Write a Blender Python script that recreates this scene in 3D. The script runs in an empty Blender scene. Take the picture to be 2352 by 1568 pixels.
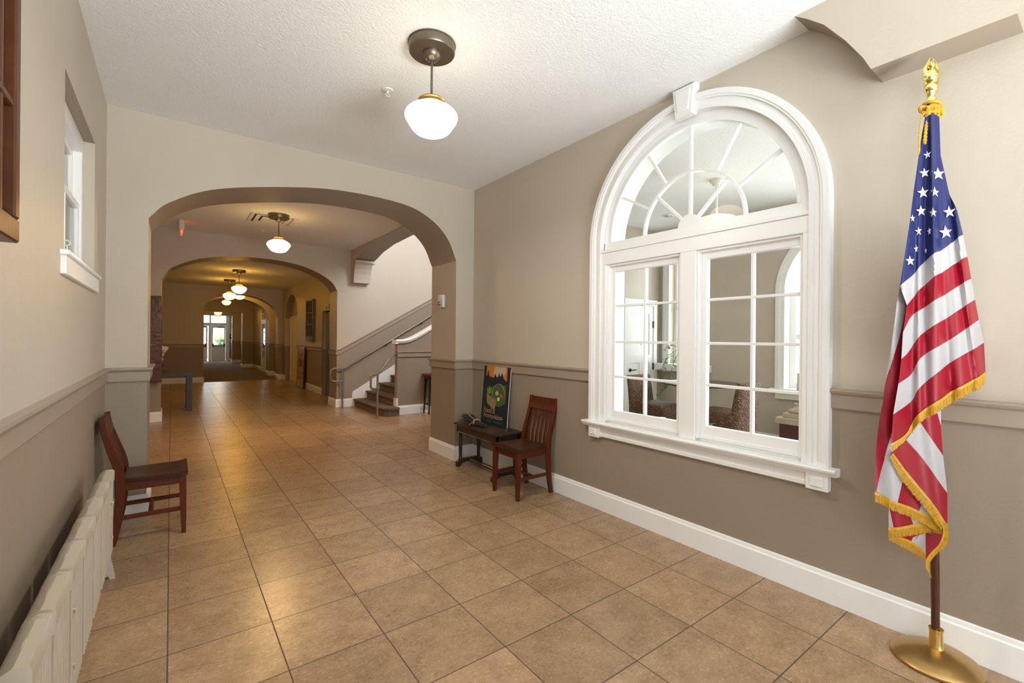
import bpy, bmesh, math, random
from mathutils import Vector, Matrix
random.seed(7)
SC = bpy.context.scene
COL = SC.collection
PI = math.pi

# ------------------------------------------------------------------ camera, world, exposure, big lights
CAM_H = 1.42
cam_data = bpy.data.cameras.new('camera')
cam_data.sensor_width = 36.0
cam_data.lens = 16.10
cam_data.shift_y = -0.0031
cam_data.clip_start = 0.02
cam_data.clip_end = 200
cam = bpy.data.objects.new('camera', cam_data)
COL.objects.link(cam)
RX, UX, FX = Vector((0.8020654, -0.5971728, 0.0086999)), Vector((-0.0069782, 0.0051955, 0.9999622)), Vector((0.5971954, 0.8020958, 0.0))
cam.matrix_world = Matrix(((RX.x, UX.x, -FX.x, 0), (RX.y, UX.y, -FX.y, 0), (RX.z, UX.z, -FX.z, CAM_H), (0, 0, 0, 1)))
SC.camera = cam

world = bpy.data.worlds.new('daylight_sky')
SC.world = world
world.use_nodes = True
bg = world.node_tree.nodes['Background']
bg.inputs[0].default_value = (0.93, 0.97, 1.0, 1)
bg.inputs[1].default_value = 4.5

SC.view_settings.view_transform = 'Standard'
SC.view_settings.look = 'None'
SC.view_settings.exposure = 0.06
SC.view_settings.gamma = 1.0
SC.view_settings.use_curve_mapping = False
try:
    SC.cycles.use_denoising = True
    SC.cycles.max_bounces = 10
    SC.cycles.diffuse_bounces = 6
    SC.cycles.transparent_max_bounces = 16
    SC.cycles.sample_clamp_indirect = 6.0
except Exception:
    pass

def area(name, loc, aim, sx, sy, power, color=(1, 1, 1), spread=PI):
    d = bpy.data.lights.new(name, 'AREA')
    d.shape = 'RECTANGLE'
    d.size, d.size_y = sx, sy
    d.energy = power
    d.color = color
    d.spread = spread
    o = bpy.data.objects.new(name, d)
    COL.objects.link(o)
    o.location = loc
    v = Vector(aim) - Vector(loc)
    o.rotation_euler = v.to_track_quat('-Z', 'Y').to_euler()
    return o

# daylight through an added unseen entrance and clerestory, the side office windows and the far doors
area('added_ceiling_bounce', (1.35, -3.25, 0.35), (1.35, -1.75, 3.1), 2.3, 1.5, 375, (0.93, 0.975, 1.0), math.radians(112))  # added fill light tilted up to brighten the ceiling
area('added_side_light', (-0.95, -1.35, 1.75), (2.8, 0.6, 1.5), 2.0, 1.8, 30, (0.93, 0.975, 1.0))  # added light outside the made-up side window, fills the right wall
area('stair_daylight', (4.6, 4.95, 4.55), (4.2, 9.5, 2.6), 2.6, 1.5, 168, (0.97, 0.98, 1.0))
area('office_daylight_a', (6.85, 1.93, 1.75), (3.0, 1.9, 1.2), 1.5, 2.2, 85, (0.95, 0.98, 1.0))
area('office_daylight_b', (6.85, 4.18, 1.75), (3.0, 3.4, 1.2), 0.6, 2.2, 26, (0.95, 0.98, 1.0))
area('added_office_light_c', (6.85, -1.0, 1.75), (3.2, 1.0, 1.4), 1.5, 2.2, 225, (0.95, 0.98, 1.0))  # extra fill light at an added, unseen office opening
area('far_door_daylight', (1.7, 31.6, 3.4), (1.8, 24.0, 0.0), 2.4, 1.6, 300, (0.97, 0.99, 1.0))

sun_data = bpy.data.lights.new('sun', 'SUN')
sun_data.energy = 9.0
sun_data.angle = 0.01
sun_data.color = (1.0, 0.96, 0.9)
sun = bpy.data.objects.new('sun', sun_data)
COL.objects.link(sun)
sun.rotation_euler = Vector((0.10, -0.5, -0.86)).to_track_quat('-Z', 'Y').to_euler()

# ------------------------------------------------------------------ materials
def nodes_of(m):
    m.use_nodes = True
    nt = m.node_tree
    return nt, nt.nodes, nt.links, nt.nodes['Principled BSDF']

def N(nt, kind, **kw):
    n = nt.nodes.new(kind)
    for k, v in kw.items():
        setattr(n, k, v)
    return n

def math_node(nt, op, a, b=None, c=None):
    n = nt.nodes.new('ShaderNodeMath')
    n.operation = op
    for i, v in enumerate((a, b, c)):
        if v is None:
            continue
        if isinstance(v, (int, float)):
            n.inputs[i].default_value = v
        else:
            nt.links.new(v, n.inputs[i])
    return n.outputs[0]

def mixcol(nt, fac, a, b, mode='MIX'):
    n = nt.nodes.new('ShaderNodeMix')
    n.data_type = 'RGBA'
    n.blend_type = mode
    ins = [i for i in n.inputs]
    f, ca, cb = n.inputs['Factor'], ins[6], ins[7]
    if isinstance(fac, (int, float)):
        f.default_value = fac
    else:
        nt.links.new(fac, f)
    for s, v in ((ca, a), (cb, b)):
        if isinstance(v, tuple):
            s.default_value = (*v[:3], 1)
        else:
            nt.links.new(v, s)
    return n.outputs[2]

def noise(nt, vec, scale, detail=3.0, rough=0.55):
    n = nt.nodes.new('ShaderNodeTexNoise')
    n.inputs['Scale'].default_value = scale
    n.inputs['Detail'].default_value = detail
    n.inputs['Roughness'].default_value = rough
    if vec is not None:
        nt.links.new(vec, n.inputs['Vector'])
    return n.outputs['Fac']

def bump(nt, bsdf, height, strength, dist):
    b = nt.nodes.new('ShaderNodeBump')
    b.inputs['Strength'].default_value = strength
    b.inputs['Distance'].default_value = dist
    nt.links.new(height, b.inputs['Height'])
    nt.links.new(b.outputs[0], bsdf.inputs['Normal'])

def simple(name, col, rough=0.5, metal=0.0, spec=0.5, var=0.08, vscale=6.0, bstr=0.0, bscale=60.0, bdist=0.002, coat=0.0, stretch=None):
    m = bpy.data.materials.new(name)
    nt, ns, lk, b = nodes_of(m)
    b.inputs['Roughness'].default_value = rough
    b.inputs['Metallic'].default_value = metal
    b.inputs['Specular IOR Level'].default_value = spec
    if coat:
        b.inputs['Coat Weight'].default_value = coat
        b.inputs['Coat Roughness'].default_value = 0.15
    tc = ns.new('ShaderNodeTexCoord')
    vec = tc.outputs['Object']
    if stretch:
        mp = ns.new('ShaderNodeMapping')
        mp.inputs['Scale'].default_value = stretch
        lk.new(vec, mp.inputs[0])
        vec = mp.outputs[0]
    f = noise(nt, vec, vscale)
    dark = tuple(c * (1 - var) for c in col)
    lite = tuple(min(1, c * (1 + var)) for c in col)
    lk.new(mixcol(nt, f, dark, lite), b.inputs['Base Color'])
    if bstr:
        bump(nt, b, noise(nt, vec, bscale, 4), bstr, bdist)
    return m

UPPER = (0.56, 0.50, 0.42)
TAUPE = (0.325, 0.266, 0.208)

def paint(name, slope=None, split=True):
    """two-tone plaster paint: taupe wainscot below the chair rail, beige above"""
    m = bpy.data.materials.new(name)
    nt, ns, lk, b = nodes_of(m)
    b.inputs['Roughness'].default_value = 0.46
    b.inputs['Specular IOR Level'].default_value = 0.35
    g = ns.new('ShaderNodeNewGeometry')
    sep = ns.new('ShaderNodeSeparateXYZ')
    lk.new(g.outputs['Position'], sep.inputs[0])
    z = sep.outputs['Z']
    if split:
        lim = 1.11
        if slope:
            x0, k = slope
            t = math_node(nt, 'MULTIPLY', math_node(nt, 'MAXIMUM', math_node(nt, 'SUBTRACT', sep.outputs['X'], x0), 0.0), k)
            lim = math_node(nt, 'ADD', t, 1.09)
            f = math_node(nt, 'GREATER_THAN', z, lim)
        else:
            f = math_node(nt, 'GREATER_THAN', z, lim)
        c = mixcol(nt, f, TAUPE, UPPER)
    else:
        c = UPPER
    n1 = noise(nt, g.outputs['Position'], 1.7, 4)
    c = mixcol(nt, math_node(nt, 'MULTIPLY', n1, 0.16), c, (0.5, 0.43, 0.34), 'MULTIPLY') if split else c
    if isinstance(c, tuple):
        b.inputs['Base Color'].default_value = (*c, 1)
    else:
        lk.new(c, b.inputs['Base Color'])
    h = math_node(nt, 'ADD', noise(nt, g.outputs['Position'], 9, 5), math_node(nt, 'MULTIPLY', noise(nt, g.outputs['Position'], 60, 3), 0.35))
    bump(nt, b, h, 0.35, 0.006)
    return m

M = {}
M['wall'] = paint('painted_plaster')
M['wall_stair'] = paint('painted_plaster_stair', slope=(2.72, 0.563))
M['wall_plain'] = paint('painted_plaster_office', split=False)
M['taupe'] = simple('taupe_paint', TAUPE, 0.5, var=0.05, vscale=3, bstr=0.15, bscale=30)
M['rail'] = simple('taupe_trim_paint', (0.345, 0.285, 0.225), 0.42, var=0.04, vscale=4)
M['white'] = simple('white_trim_paint', (0.87, 0.875, 0.875), 0.35, var=0.02, vscale=5, bstr=0.1, bscale=25)
M['base'] = simple('white_baseboard_paint', (0.87, 0.875, 0.875), 0.4, var=0.03, vscale=4)

def ceiling_mat():
    m = bpy.data.materials.new('stippled_ceiling')
    nt, ns, lk, b = nodes_of(m)
    b.inputs['Roughness'].default_value = 0.85
    b.inputs['Specular IOR Level'].default_value = 0.15
    g = ns.new('ShaderNodeNewGeometry')
    n1 = noise(nt, g.outputs['Position'], 95, 4, 0.6)
    n2 = noise(nt, g.outputs['Position'], 50, 3)
    lk.new(mixcol(nt, n1, (0.76, 0.755, 0.755), (0.88, 0.88, 0.88)), b.inputs['Base Color'])
    bump(nt, b, math_node(nt, 'ADD', n1, n2), 0.55, 0.007)
    return m
M['ceiling'] = ceiling_mat()

def tile_mat():
    m = bpy.data.materials.new('ceramic_floor_tile')
    nt, ns, lk, b = nodes_of(m)
    T, OX, OY = 0.4162, -0.003, 2.119
    g = ns.new('ShaderNodeNewGeometry')
    sep = ns.new('ShaderNodeSeparateXYZ')
    lk.new(g.outputs['Position'], sep.inputs[0])
    u = math_node(nt, 'DIVIDE', math_node(nt, 'SUBTRACT', sep.outputs['X'], OX), T)
    v = math_node(nt, 'DIVIDE', math_node(nt, 'SUBTRACT', sep.outputs['Y'], OY), T)
    def edge(w):
        f = math_node(nt, 'FRACT', w)
        return math_node(nt, 'MINIMUM', f, math_node(nt, 'SUBTRACT', 1.0, f))
    d = math_node(nt, 'MINIMUM', edge(u), edge(v))
    grout = math_node(nt, 'LESS_THAN', d, 0.0068)
    cid = ns.new('ShaderNodeCombineXYZ')
    lk.new(math_node(nt, 'FLOOR', u), cid.inputs[0])
    lk.new(math_node(nt, 'FLOOR', v), cid.inputs[1])
    wn = ns.new('ShaderNodeTexWhiteNoise')
    wn.noise_dimensions = '3D'
    lk.new(cid.outputs[0], wn.inputs['Vector'])
    off = ns.new('ShaderNodeVectorMath')
    off.operation = 'MULTIPLY_ADD'
    lk.new(wn.outputs['Color'], off.inputs[0])
    off.inputs[1].default_value = (30, 30, 30)
    lk.new(g.outputs['Position'], off.inputs[2])
    mp = ns.new('ShaderNodeMapping')
    mp.inputs['Scale'].default_value = (1.0, 1.25, 1.0)
    lk.new(off.outputs[0], mp.inputs[0])
    n1 = noise(nt, mp.outputs[0], 7.5, 8, 0.68)
    n2 = noise(nt, mp.outputs[0], 55.0, 5, 0.75)
    ramp = ns.new('ShaderNodeValToRGB')
    ramp.color_ramp.elements[0].position = 0.22
    ramp.color_ramp.elements[0].color = (0.225, 0.130, 0.072, 1)
    ramp.color_ramp.elements[1].position = 0.80
    ramp.color_ramp.elements[1].color = (0.475, 0.322, 0.195, 1)
    lk.new(n1, ramp.inputs[0])
    c = mixcol(nt, math_node(nt, 'MULTIPLY', math_node(nt, 'GREATER_THAN', n2, 0.585), 0.38), ramp.outputs[0], (0.60, 0.47, 0.31))
    tint = math_node(nt, 'ADD', math_node(nt, 'MULTIPLY', wn.outputs['Value'], 0.30), 0.84)
    comb = ns.new('ShaderNodeCombineColor')
    for i in range(3):
        lk.new(tint, comb.inputs[i])
    c = mixcol(nt, 1.0, c, comb.outputs[0], 'MULTIPLY')
    c = mixcol(nt, grout, c, (0.085, 0.060, 0.040))
    lk.new(c, b.inputs['Base Color'])
    r = math_node(nt, 'ADD', math_node(nt, 'MULTIPLY', n2, 0.12), math_node(nt, 'ADD', math_node(nt, 'MULTIPLY', grout, 0.4), 0.225))
    lk.new(r, b.inputs['Roughness'])
    b.inputs['Specular IOR Level'].default_value = 0.42
    h = math_node(nt, 'ADD', math_node(nt, 'MULTIPLY', math_node(nt, 'SUBTRACT', 1.0, grout), 1.0), math_node(nt, 'MULTIPLY', n1, 0.55))
    bump(nt, b, h, 0.22, 0.004)
    return m
M['tile'] = tile_mat()
M['carpet'] = simple('grey_brown_carpet', (0.20, 0.165, 0.14), 0.95, spec=0.1, var=0.35, vscale=140, bstr=0.6, bscale=220, bdist=0.006)
M['stair_carpet'] = simple('brown_flecked_stair_carpet', (0.17, 0.125, 0.09), 0.95, spec=0.1, var=0.75, vscale=95, bstr=0.8, bscale=160, bdist=0.006)

def wood(name, dark, lite, rough=0.3, coat=0.35, stretch=(3, 3, 22)):
    m = bpy.data.materials.new(name)
    nt, ns, lk, b = nodes_of(m)
    b.inputs['Roughness'].default_value = rough
    b.inputs['Coat Weight'].default_value = coat
    b.inputs['Specular IOR Level'].default_value = 0.25
    b.inputs['Coat Roughness'].default_value = 0.2
    tc = ns.new('ShaderNodeTexCoord')
    mp = ns.new('ShaderNodeMapping')
    mp.inputs['Scale'].default_value = stretch
    lk.new(tc.outputs['Object'], mp.inputs[0])
    f = noise(nt, mp.outputs[0], 6.0, 5, 0.6)
    lk.new(mixcol(nt, f, dark, lite), b.inputs['Base Color'])
    bump(nt, b, f, 0.12, 0.002)
    return m
M['chair'] = wood('cherry_stained_wood', (0.040, 0.0085, 0.0035), (0.135, 0.025, 0.0045), 0.42, 0.0, (16, 16, 2.2))
M['chair_seat'] = wood('worn_dark_seat_wood', (0.022, 0.0085, 0.006), (0.070, 0.022, 0.011), 0.36, 0.15, (2.2, 14, 14))
M['dark_wood'] = wood('dark_walnut_wood', (0.016, 0.009, 0.0075), (0.062, 0.031, 0.022), 0.35, 0.25, (12, 2, 12))
M['pole_wood'] = wood('flagpole_wood', (0.035, 0.010, 0.005), (0.10, 0.032, 0.014), 0.25, 0.5, (20, 20, 2))
M['sash_red'] = wood('red_brown_old_wood', (0.07, 0.012, 0.004), (0.34, 0.060, 0.012), 0.35, 0.15, (14, 14, 1.5))
M['sash_brown'] = wood('brown_old_wood', (0.035, 0.011, 0.005), (0.13, 0.042, 0.014), 0.4, 0.1, (8, 2, 2))
M['sash_yellow'] = wood('golden_worn_wood', (0.16, 0.075, 0.015), (0.36, 0.20, 0.05), 0.4, 0.2, (3, 3, 14))
M['brass'] = simple('brushed_brass', (0.50, 0.32, 0.12), 0.3, 1.0, var=0.12, vscale=20)
M['bright_brass'] = simple('polished_brass', (0.80, 0.56, 0.20), 0.22, 1.0, var=0.1, vscale=25)
M['gilt'] = simple('gilded_metal', (0.95, 0.76, 0.30), 0.16, 1.0, var=0.1, vscale=30)
M['bronze'] = simple('dark_bronze', (0.20, 0.165, 0.125), 0.36, 0.85, var=0.1, vscale=12)
M['steel'] = simple('brushed_steel', (0.48, 0.48, 0.49), 0.28, 1.0, var=0.08, vscale=8, stretch=(1, 1, 12))
M['nickel'] = simple('taupe_painted_pipe', (0.21, 0.175, 0.14), 0.36, 0.25, var=0.05)
M['black'] = simple('black_metal', (0.012, 0.012, 0.013), 0.4)
M['radiator'] = simple('cream_radiator_enamel', (0.47, 0.41, 0.33), 0.42, var=0.06, vscale=9, bstr=0.1, bscale=40)
M['plastic'] = simple('white_plastic', (0.72, 0.71, 0.68), 0.35, var=0.02)
M['red_glow'] = None
M['slate'] = simple('slate_grey_painted_wood', (0.055, 0.060, 0.072), 0.45, var=0.12, vscale=9)
M['plum'] = simple('plum_carved_panel', (0.105, 0.047, 0.047), 0.3, var=0.25, vscale=9, bstr=1.0, bscale=13, bdist=0.02)
M['stone'] = simple('cast_stone', (0.52, 0.45, 0.34), 0.8, var=0.18, vscale=25, bstr=0.5, bscale=70, bdist=0.004)
M['leaf'] = simple('pothos_leaf_green', (0.14, 0.27, 0.05), 0.4, var=0.4, vscale=14)
M['leaf_bright'] = simple('bright_leaf_green', (0.23, 0.48, 0.08), 0.45, var=0.3, vscale=18)
M['leaf_dark'] = simple('dark_leaf_green', (0.018, 0.05, 0.018), 0.4, var=0.3, vscale=14)
M['petal'] = simple('white_orchid_petal', (0.80, 0.78, 0.74), 0.6, var=0.05)
M['candle'] = simple('red_candle_wax', (0.24, 0.03, 0.03), 0.5)
M['paper'] = simple('pale_paper', (0.72, 0.71, 0.68), 0.5, var=0.06, vscale=20)
M['paper_dark'] = simple('dark_cover_paper', (0.04, 0.045, 0.055), 0.4, var=0.3, vscale=20)
M['office_floor'] = simple('office_carpet', (0.30, 0.26, 0.21), 0.95, spec=0.1, var=0.2, vscale=120)
M['blind'] = simple('cream_roller_cloth', (0.62, 0.58, 0.50), 0.8, var=0.03)
M['red_cloth'] = simple('red_nylon', (0.27, 0.004, 0.016), 0.4, spec=0.3, var=0.07, vscale=12, bstr=0.15, bscale=26, bdist=0.004)
M['white_cloth'] = simple('white_nylon', (0.40, 0.38, 0.395), 0.42, spec=0.3, var=0.04, vscale=12, bstr=0.15, bscale=26, bdist=0.004)
M['blue_cloth'] = simple('navy_nylon', (0.018, 0.023, 0.105), 0.4, spec=0.3, var=0.1, vscale=12, bstr=0.15, bscale=26, bdist=0.004)
M['star_cloth'] = simple('white_star_embroidery', (0.60, 0.60, 0.62), 0.6, var=0.03)
M['fringe'] = simple('gold_thread', (0.53, 0.28, 0.014), 0.45, var=0.3, vscale=60)
M['orange_paint'] = simple('orange_print', (0.62, 0.21, 0.02), 0.5, var=0.12, vscale=12)
M['navy_paint'] = simple('navy_print', (0.010, 0.018, 0.036), 0.4, var=0.25, vscale=12)
M['cloud_paint'] = simple('pale_cloud_print', (0.52, 0.44, 0.32), 0.5, var=0.1, vscale=12)
M['basket_paint'] = simple('straw_print', (0.30, 0.20, 0.095), 0.5, var=0.25, vscale=25)
M['green_paint'] = simple('green_print', (0.05, 0.12, 0.035), 0.5, var=0.3, vscale=25)
M['lime_paint'] = simple('lime_print', (0.16, 0.27, 0.06), 0.5, var=0.3, vscale=25)
M['red_paint'] = simple('red_print', (0.34, 0.045, 0.03), 0.5, var=0.2, vscale=25)
M['letter_paint'] = simple('tan_lettering', (0.42, 0.26, 0.12), 0.5, var=0.1)
M['letter_green'] = simple('green_lettering', (0.045, 0.13, 0.055), 0.5, var=0.1)
M['twig'] = simple('dried_lavender_stem', (0.060, 0.042, 0.050), 0.85, var=0.4, vscale=40)
M['raffia'] = simple('raffia_straw', (0.46, 0.32, 0.17), 0.7, var=0.2, vscale=40)
M['crate'] = simple('weathered_orange_board', (0.42, 0.20, 0.06), 0.45, var=0.35, vscale=7)
M['glass_dark'] = simple('dark_window_pane', (0.018, 0.012, 0.012), 0.12, var=0.3, vscale=3)
M['oxblood'] = simple('oxblood_seat', (0.085, 0.008, 0.008), 0.3, var=0.2)
M['outside'] = simple('pale_paving', (0.55, 0.54, 0.5), 0.9, var=0.1)
M['hedge'] = simple('hedge_leaves', (0.34, 0.44, 0.27), 0.8, var=0.3, vscale=9, bstr=1.0, bscale=20, bdist=0.05)

def emit(name, col, strength):
    m = bpy.data.materials.new(name)
    nt, ns, lk, b = nodes_of(m)
    b.inputs['Base Color'].default_value = (0.8, 0.76, 0.68, 1)
    b.inputs['Emission Color'].default_value = (*col, 1)
    b.inputs['Emission Strength'].default_value = strength
    b.inputs['Roughness'].default_value = 0.25
    return m
M['lamp_glass'] = emit('lit_opal_glass', (1.0, 0.62, 0.22), 12.5)
M['lamp_glass_near'] = emit('lit_opal_glass_pale', (1.0, 0.86, 0.64), 8.0)
M['lamp_glass_far'] = emit('lit_opal_glass_amber', (1.0, 0.51, 0.068), 20.0)
M['shade_cream'] = emit('lit_cream_shade', (1.0, 0.84, 0.58), 0.55)
M['exit_red'] = emit('exit_sign_red', (1.0, 0.03, 0.02), 1.3)
M['exit_orange'] = emit('exit_sign_amber', (1.0, 0.22, 0.02), 1.2)

def glass_mat():
    m = bpy.data.materials.new('clear_window_glass')
    nt, ns, lk, b = nodes_of(m)
    ns.remove(b)
    out = ns['Material Output']
    tr = ns.new('ShaderNodeBsdfTransparent')
    tr.inputs[0].default_value = (0.96, 0.975, 0.965, 1)
    gl = ns.new('ShaderNodeBsdfGlossy')
    gl.inputs['Roughness'].default_value = 0.02
    fr = ns.new('ShaderNodeFresnel')
    fr.inputs[0].default_value = 1.4
    mx = ns.new('ShaderNodeMixShader')
    lk.new(math_node(nt, 'MULTIPLY', fr.outputs[0], 0.6), mx.inputs[0])
    lk.new(tr.outputs[0], mx.inputs[1])
    lk.new(gl.outputs[0], mx.inputs[2])
    lk.new(mx.outputs[0], out.inputs[0])
    return m
M['glass'] = glass_mat()

def wicker_mat():
    m = bpy.data.materials.new('woven_seagrass')
    nt, ns, lk, b = nodes_of(m)
    b.inputs['Roughness'].default_value = 0.5
    tc = ns.new('ShaderNodeTexCoord')
    sep = ns.new('ShaderNodeSeparateXYZ')
    lk.new(tc.outputs['Object'], sep.inputs[0])
    uu = math_node(nt, 'ADD', sep.outputs['X'], sep.outputs['Y'])
    vv = math_node(nt, 'ADD', sep.outputs['Z'], math_node(nt, 'MULTIPLY', math_node(nt, 'SUBTRACT', sep.outputs['X'], sep.outputs['Y']), 0.45))
    cb = ns.new('ShaderNodeCombineXYZ')
    lk.new(uu, cb.inputs[0])
    lk.new(vv, cb.inputs[1])
    br = ns.new('ShaderNodeTexBrick')
    br.inputs['Scale'].default_value = 11.0
    br.inputs['Color1'].default_value = (0.30, 0.145, 0.06, 1)
    br.inputs['Color2'].default_value = (0.085, 0.032, 0.014, 1)
    br.inputs['Mortar'].default_value = (0.008, 0.004, 0.003, 1)
    br.inputs['Mortar Size'].default_value = 0.045
    br.inputs['Brick Width'].default_value = 0.42
    br.inputs['Row Height'].default_value = 0.24
    lk.new(cb.outputs[0], br.inputs['Vector'])
    n1 = noise(nt, tc.outputs['Object'], 45, 3)
    lk.new(mixcol(nt, math_node(nt, 'MULTIPLY', n1, 0.35), br.outputs['Color'], (0.20, 0.085, 0.03)), b.inputs['Base Color'])
    h = math_node(nt, 'SUBTRACT', n1, br.outputs['Fac'])
    bump(nt, b, h, 1.0, 0.02)
    return m
M['wicker'] = wicker_mat()

# ------------------------------------------------------------------ mesh builder
class MB:
    def __init__(s):
        s.bm = bmesh.new()
        s.mi = 0
    def quad(s, pts, mi=None):
        vs = [s.bm.verts.new(p) for p in pts]
        f = s.bm.faces.new(vs)
        f.material_index = s.mi if mi is None else mi
        return f
    def box(s, a, b, bev=0.0, rot=None, about=None, seg=1):
        c = [(a[i] + b[i]) / 2 for i in range(3)]
        d = [abs(b[i] - a[i]) for i in range(3)]
        r = bmesh.ops.create_cube(s.bm, size=1.0)
        vs = r['verts']
        for v in vs:
            v.co = Vector((c[0] + v.co.x * d[0], c[1] + v.co.y * d[1], c[2] + v.co.z * d[2]))
        fs = set(f for v in vs for f in v.link_faces)
        for f in fs:
            f.material_index = s.mi
        if bev:
            es = list(set(e for v in vs for e in v.link_edges))
            rr = bmesh.ops.bevel(s.bm, geom=es, offset=min(bev, min(d) * 0.45), segments=seg, profile=0.5, affect='EDGES')
            for f in rr['faces']:
                f.material_index = s.mi
            vs = list(set(v for f in rr['faces'] for v in f.verts) | set(v for v in vs if v.is_valid))
        if rot is not None:
            p = Vector(about if about else c)
            for v in vs:
                v.co = p + rot @ (v.co - p)
        return vs
    def prism(s, poly, fn, d0, d1):
        """extrude a 2-D polygon: fn(u, v, d) -> xyz"""
        A = [s.bm.verts.new(fn(u, v, d0)) for u, v in poly]
        Bv = [s.bm.verts.new(fn(u, v, d1)) for u, v in poly]
        n = len(poly)
        for vs in (A, list(reversed(Bv))):
            f = s.bm.faces.new(vs)
            f.material_index = s.mi
        for i in range(n):
            f = s.bm.faces.new((A[i], Bv[i], Bv[(i + 1) % n], A[(i + 1) % n]))
            f.material_index = s.mi
    def loft(s, rings, closed=True, caps=True):
        R = [[s.bm.verts.new(p) for p in ring] for ring in rings]
        n = len(R[0])
        for a, b in zip(R, R[1:]):
            for i in range(n if closed else n - 1):
                f = s.bm.faces.new((a[i], a[(i + 1) % n], b[(i + 1) % n], b[i]))
                f.material_index = s.mi
        if caps and closed:
            for ring in (list(reversed(R[0])), R[-1]):
                try:
                    f = s.bm.faces.new(ring)
                    f.material_index = s.mi
                except ValueError:
                    pass
        return R
    def tube(s, path, r, n=8, caps=True):
        P = [Vector(p) for p in path]
        rings = []
        prev = None
        for i, p in enumerate(P):
            if i == 0: t = P[1] - P[0]
            elif i == len(P) - 1: t = P[-1] - P[-2]
            else: t = (P[i + 1] - P[i]).normalized() + (P[i] - P[i - 1]).normalized()
            t.normalize()
            if prev is None:
                up = Vector((0, 0, 1)) if abs(t.z) < 0.9 else Vector((1, 0, 0))
                x = t.cross(up).normalized()
            else:
                x = (prev - t * prev.dot(t)).normalized()
            prev = x
            y = t.cross(x)
            rr = r[i] if isinstance(r, (list, tuple)) else r
            rings.append([p + (x * math.cos(2 * PI * k / n) + y * math.sin(2 * PI * k / n)) * rr for k in range(n)])
        s.loft(rings, True, caps)
    def lathe(s, prof, n=32, c=(0, 0, 0), axis='Z'):
        """profile [(r, z)...] from one end to the other"""
        rings = []
        for r, z in prof:
            ring = []
            for k in range(n):
                a = 2 * PI * k / n
                x, y = r * math.cos(a), r * math.sin(a)
                if axis == 'Z': q = (c[0] + x, c[1] + y, c[2] + z)
                elif axis == 'X': q = (c[0] + z, c[1] + x, c[2] + y)
                else: q = (c[0] + x, c[1] + z, c[2] + y)
                ring.append(q)
            rings.append(ring)
        s.loft(rings, True, True)
    def ball(s, c, r, seg=12, scale=(1, 1, 1)):
        rr = bmesh.ops.create_uvsphere(s.bm, u_segments=seg, v_segments=max(6, seg * 2 // 3), radius=1.0)
        for v in rr['verts']:
            v.co = Vector((c[0] + v.co.x * r * scale[0], c[1] + v.co.y * r * scale[1], c[2] + v.co.z * r * scale[2]))
        for f in set(f for v in rr['verts'] for f in v.link_faces):
            f.material_index = s.mi
    def build(s, name, mats, parent=None, smooth=35, fix=True, loc=None):
        if fix:
            bmesh.ops.recalc_face_normals(s.bm, faces=s.bm.faces)
        me = bpy.data.meshes.new(name)
        s.bm.to_mesh(me)
        s.bm.free()
        for m in (mats if isinstance(mats, (list, tuple)) else [mats]):
            me.materials.append(m)
        if smooth:
            me.polygons.foreach_set('use_smooth', [True] * len(me.polygons))
            me.set_sharp_from_angle(angle=math.radians(smooth))
        o = bpy.data.objects.new(name, me)
        COL.objects.link(o)
        if parent is not None:
            o.parent = parent
        if loc is not None:
            o.location = loc
        return o

def thing(name, label, cat, loc=(0, 0, 0), rz=0.0, group=None):
    o = bpy.data.objects.new(name, None)
    o.empty_display_size = 0.05
    COL.objects.link(o)
    o.location = loc
    o.rotation_euler = (0, 0, rz)
    o['label'], o['category'] = label, cat
    if group: o['group'] = group
    return o

def tag(o, label, cat, group=None, kind=None):
    o['label'], o['category'] = label, cat
    if group: o['group'] = group
    if kind: o['kind'] = kind
    return o

def struct(o, label, cat):
    o['kind'] = 'structure'
    o['label'], o['category'] = label, cat
    return o

def empty_struct(name, label, cat, loc=(0, 0, 0)):
    o = bpy.data.objects.new(name, None)
    o.empty_display_size = 0.05
    COL.objects.link(o)
    o.location = loc
    return struct(o, label, cat)

def copy_tree(o, parent=None):
    c = o.copy()
    COL.objects.link(c)
    if parent is not None:
        c.parent = parent
    for ch in [x for x in bpy.data.objects if x.parent == o]:
        copy_tree(ch, c)
    return c

def spline(pts, n):
    """Catmull-Rom through points, n samples per span"""
    P = [Vector(p) for p in pts]
    P = [P[0] * 2 - P[1]] + P + [P[-1] * 2 - P[-2]]
    out = []
    for i in range(1, len(P) - 2):
        for k in range(n):
            t = k / n
            a, b, c, d = P[i - 1], P[i], P[i + 1], P[i + 2]
            out.append(0.5 * ((2 * b) + (c - a) * t + (2 * a - 5 * b + 4 * c - d) * t * t + (3 * b - a - 3 * c + d) * t ** 3))
    out.append(P[-2])
    return out

def sweep(b, pts, prof, closed=False):
    """sweep profile [(n, z)...] along a plan polyline [(x, y)...]; n is measured to the left of travel, corners mitred"""
    P = [Vector((p[0], p[1])) for p in pts]
    Z = [p[2] if len(p) > 2 else 0.0 for p in pts]
    rings = []
    for i, p in enumerate(P):
        a = (p - P[i - 1]).normalized() if i > 0 else None
        c = (P[i + 1] - p).normalized() if i < len(P) - 1 else None
        if a is None: a = c
        if c is None: c = a
        na, nc = Vector((-a.y, a.x)), Vector((-c.y, c.x))
        m = na + nc
        m = m / max(0.2, m.dot(na)) if m.length > 1e-6 else na
        rings.append([(p.x + m.x * n, p.y + m.y * n, z + Z[i]) for n, z in prof])
    b.loft(rings, True, True)

RAIL = [(0, 1.058), (0.016, 1.058), (0.018, 1.062), (0.018, 1.132), (0.030, 1.140), (0.036, 1.152), (0.034, 1.163), (0, 1.165)]
BASE = [(0, 0), (0.018, 0), (0.018, 0.135), (0.012, 0.143), (0.010, 0.158), (0.004, 0.163), (0, 0.163)]

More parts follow.
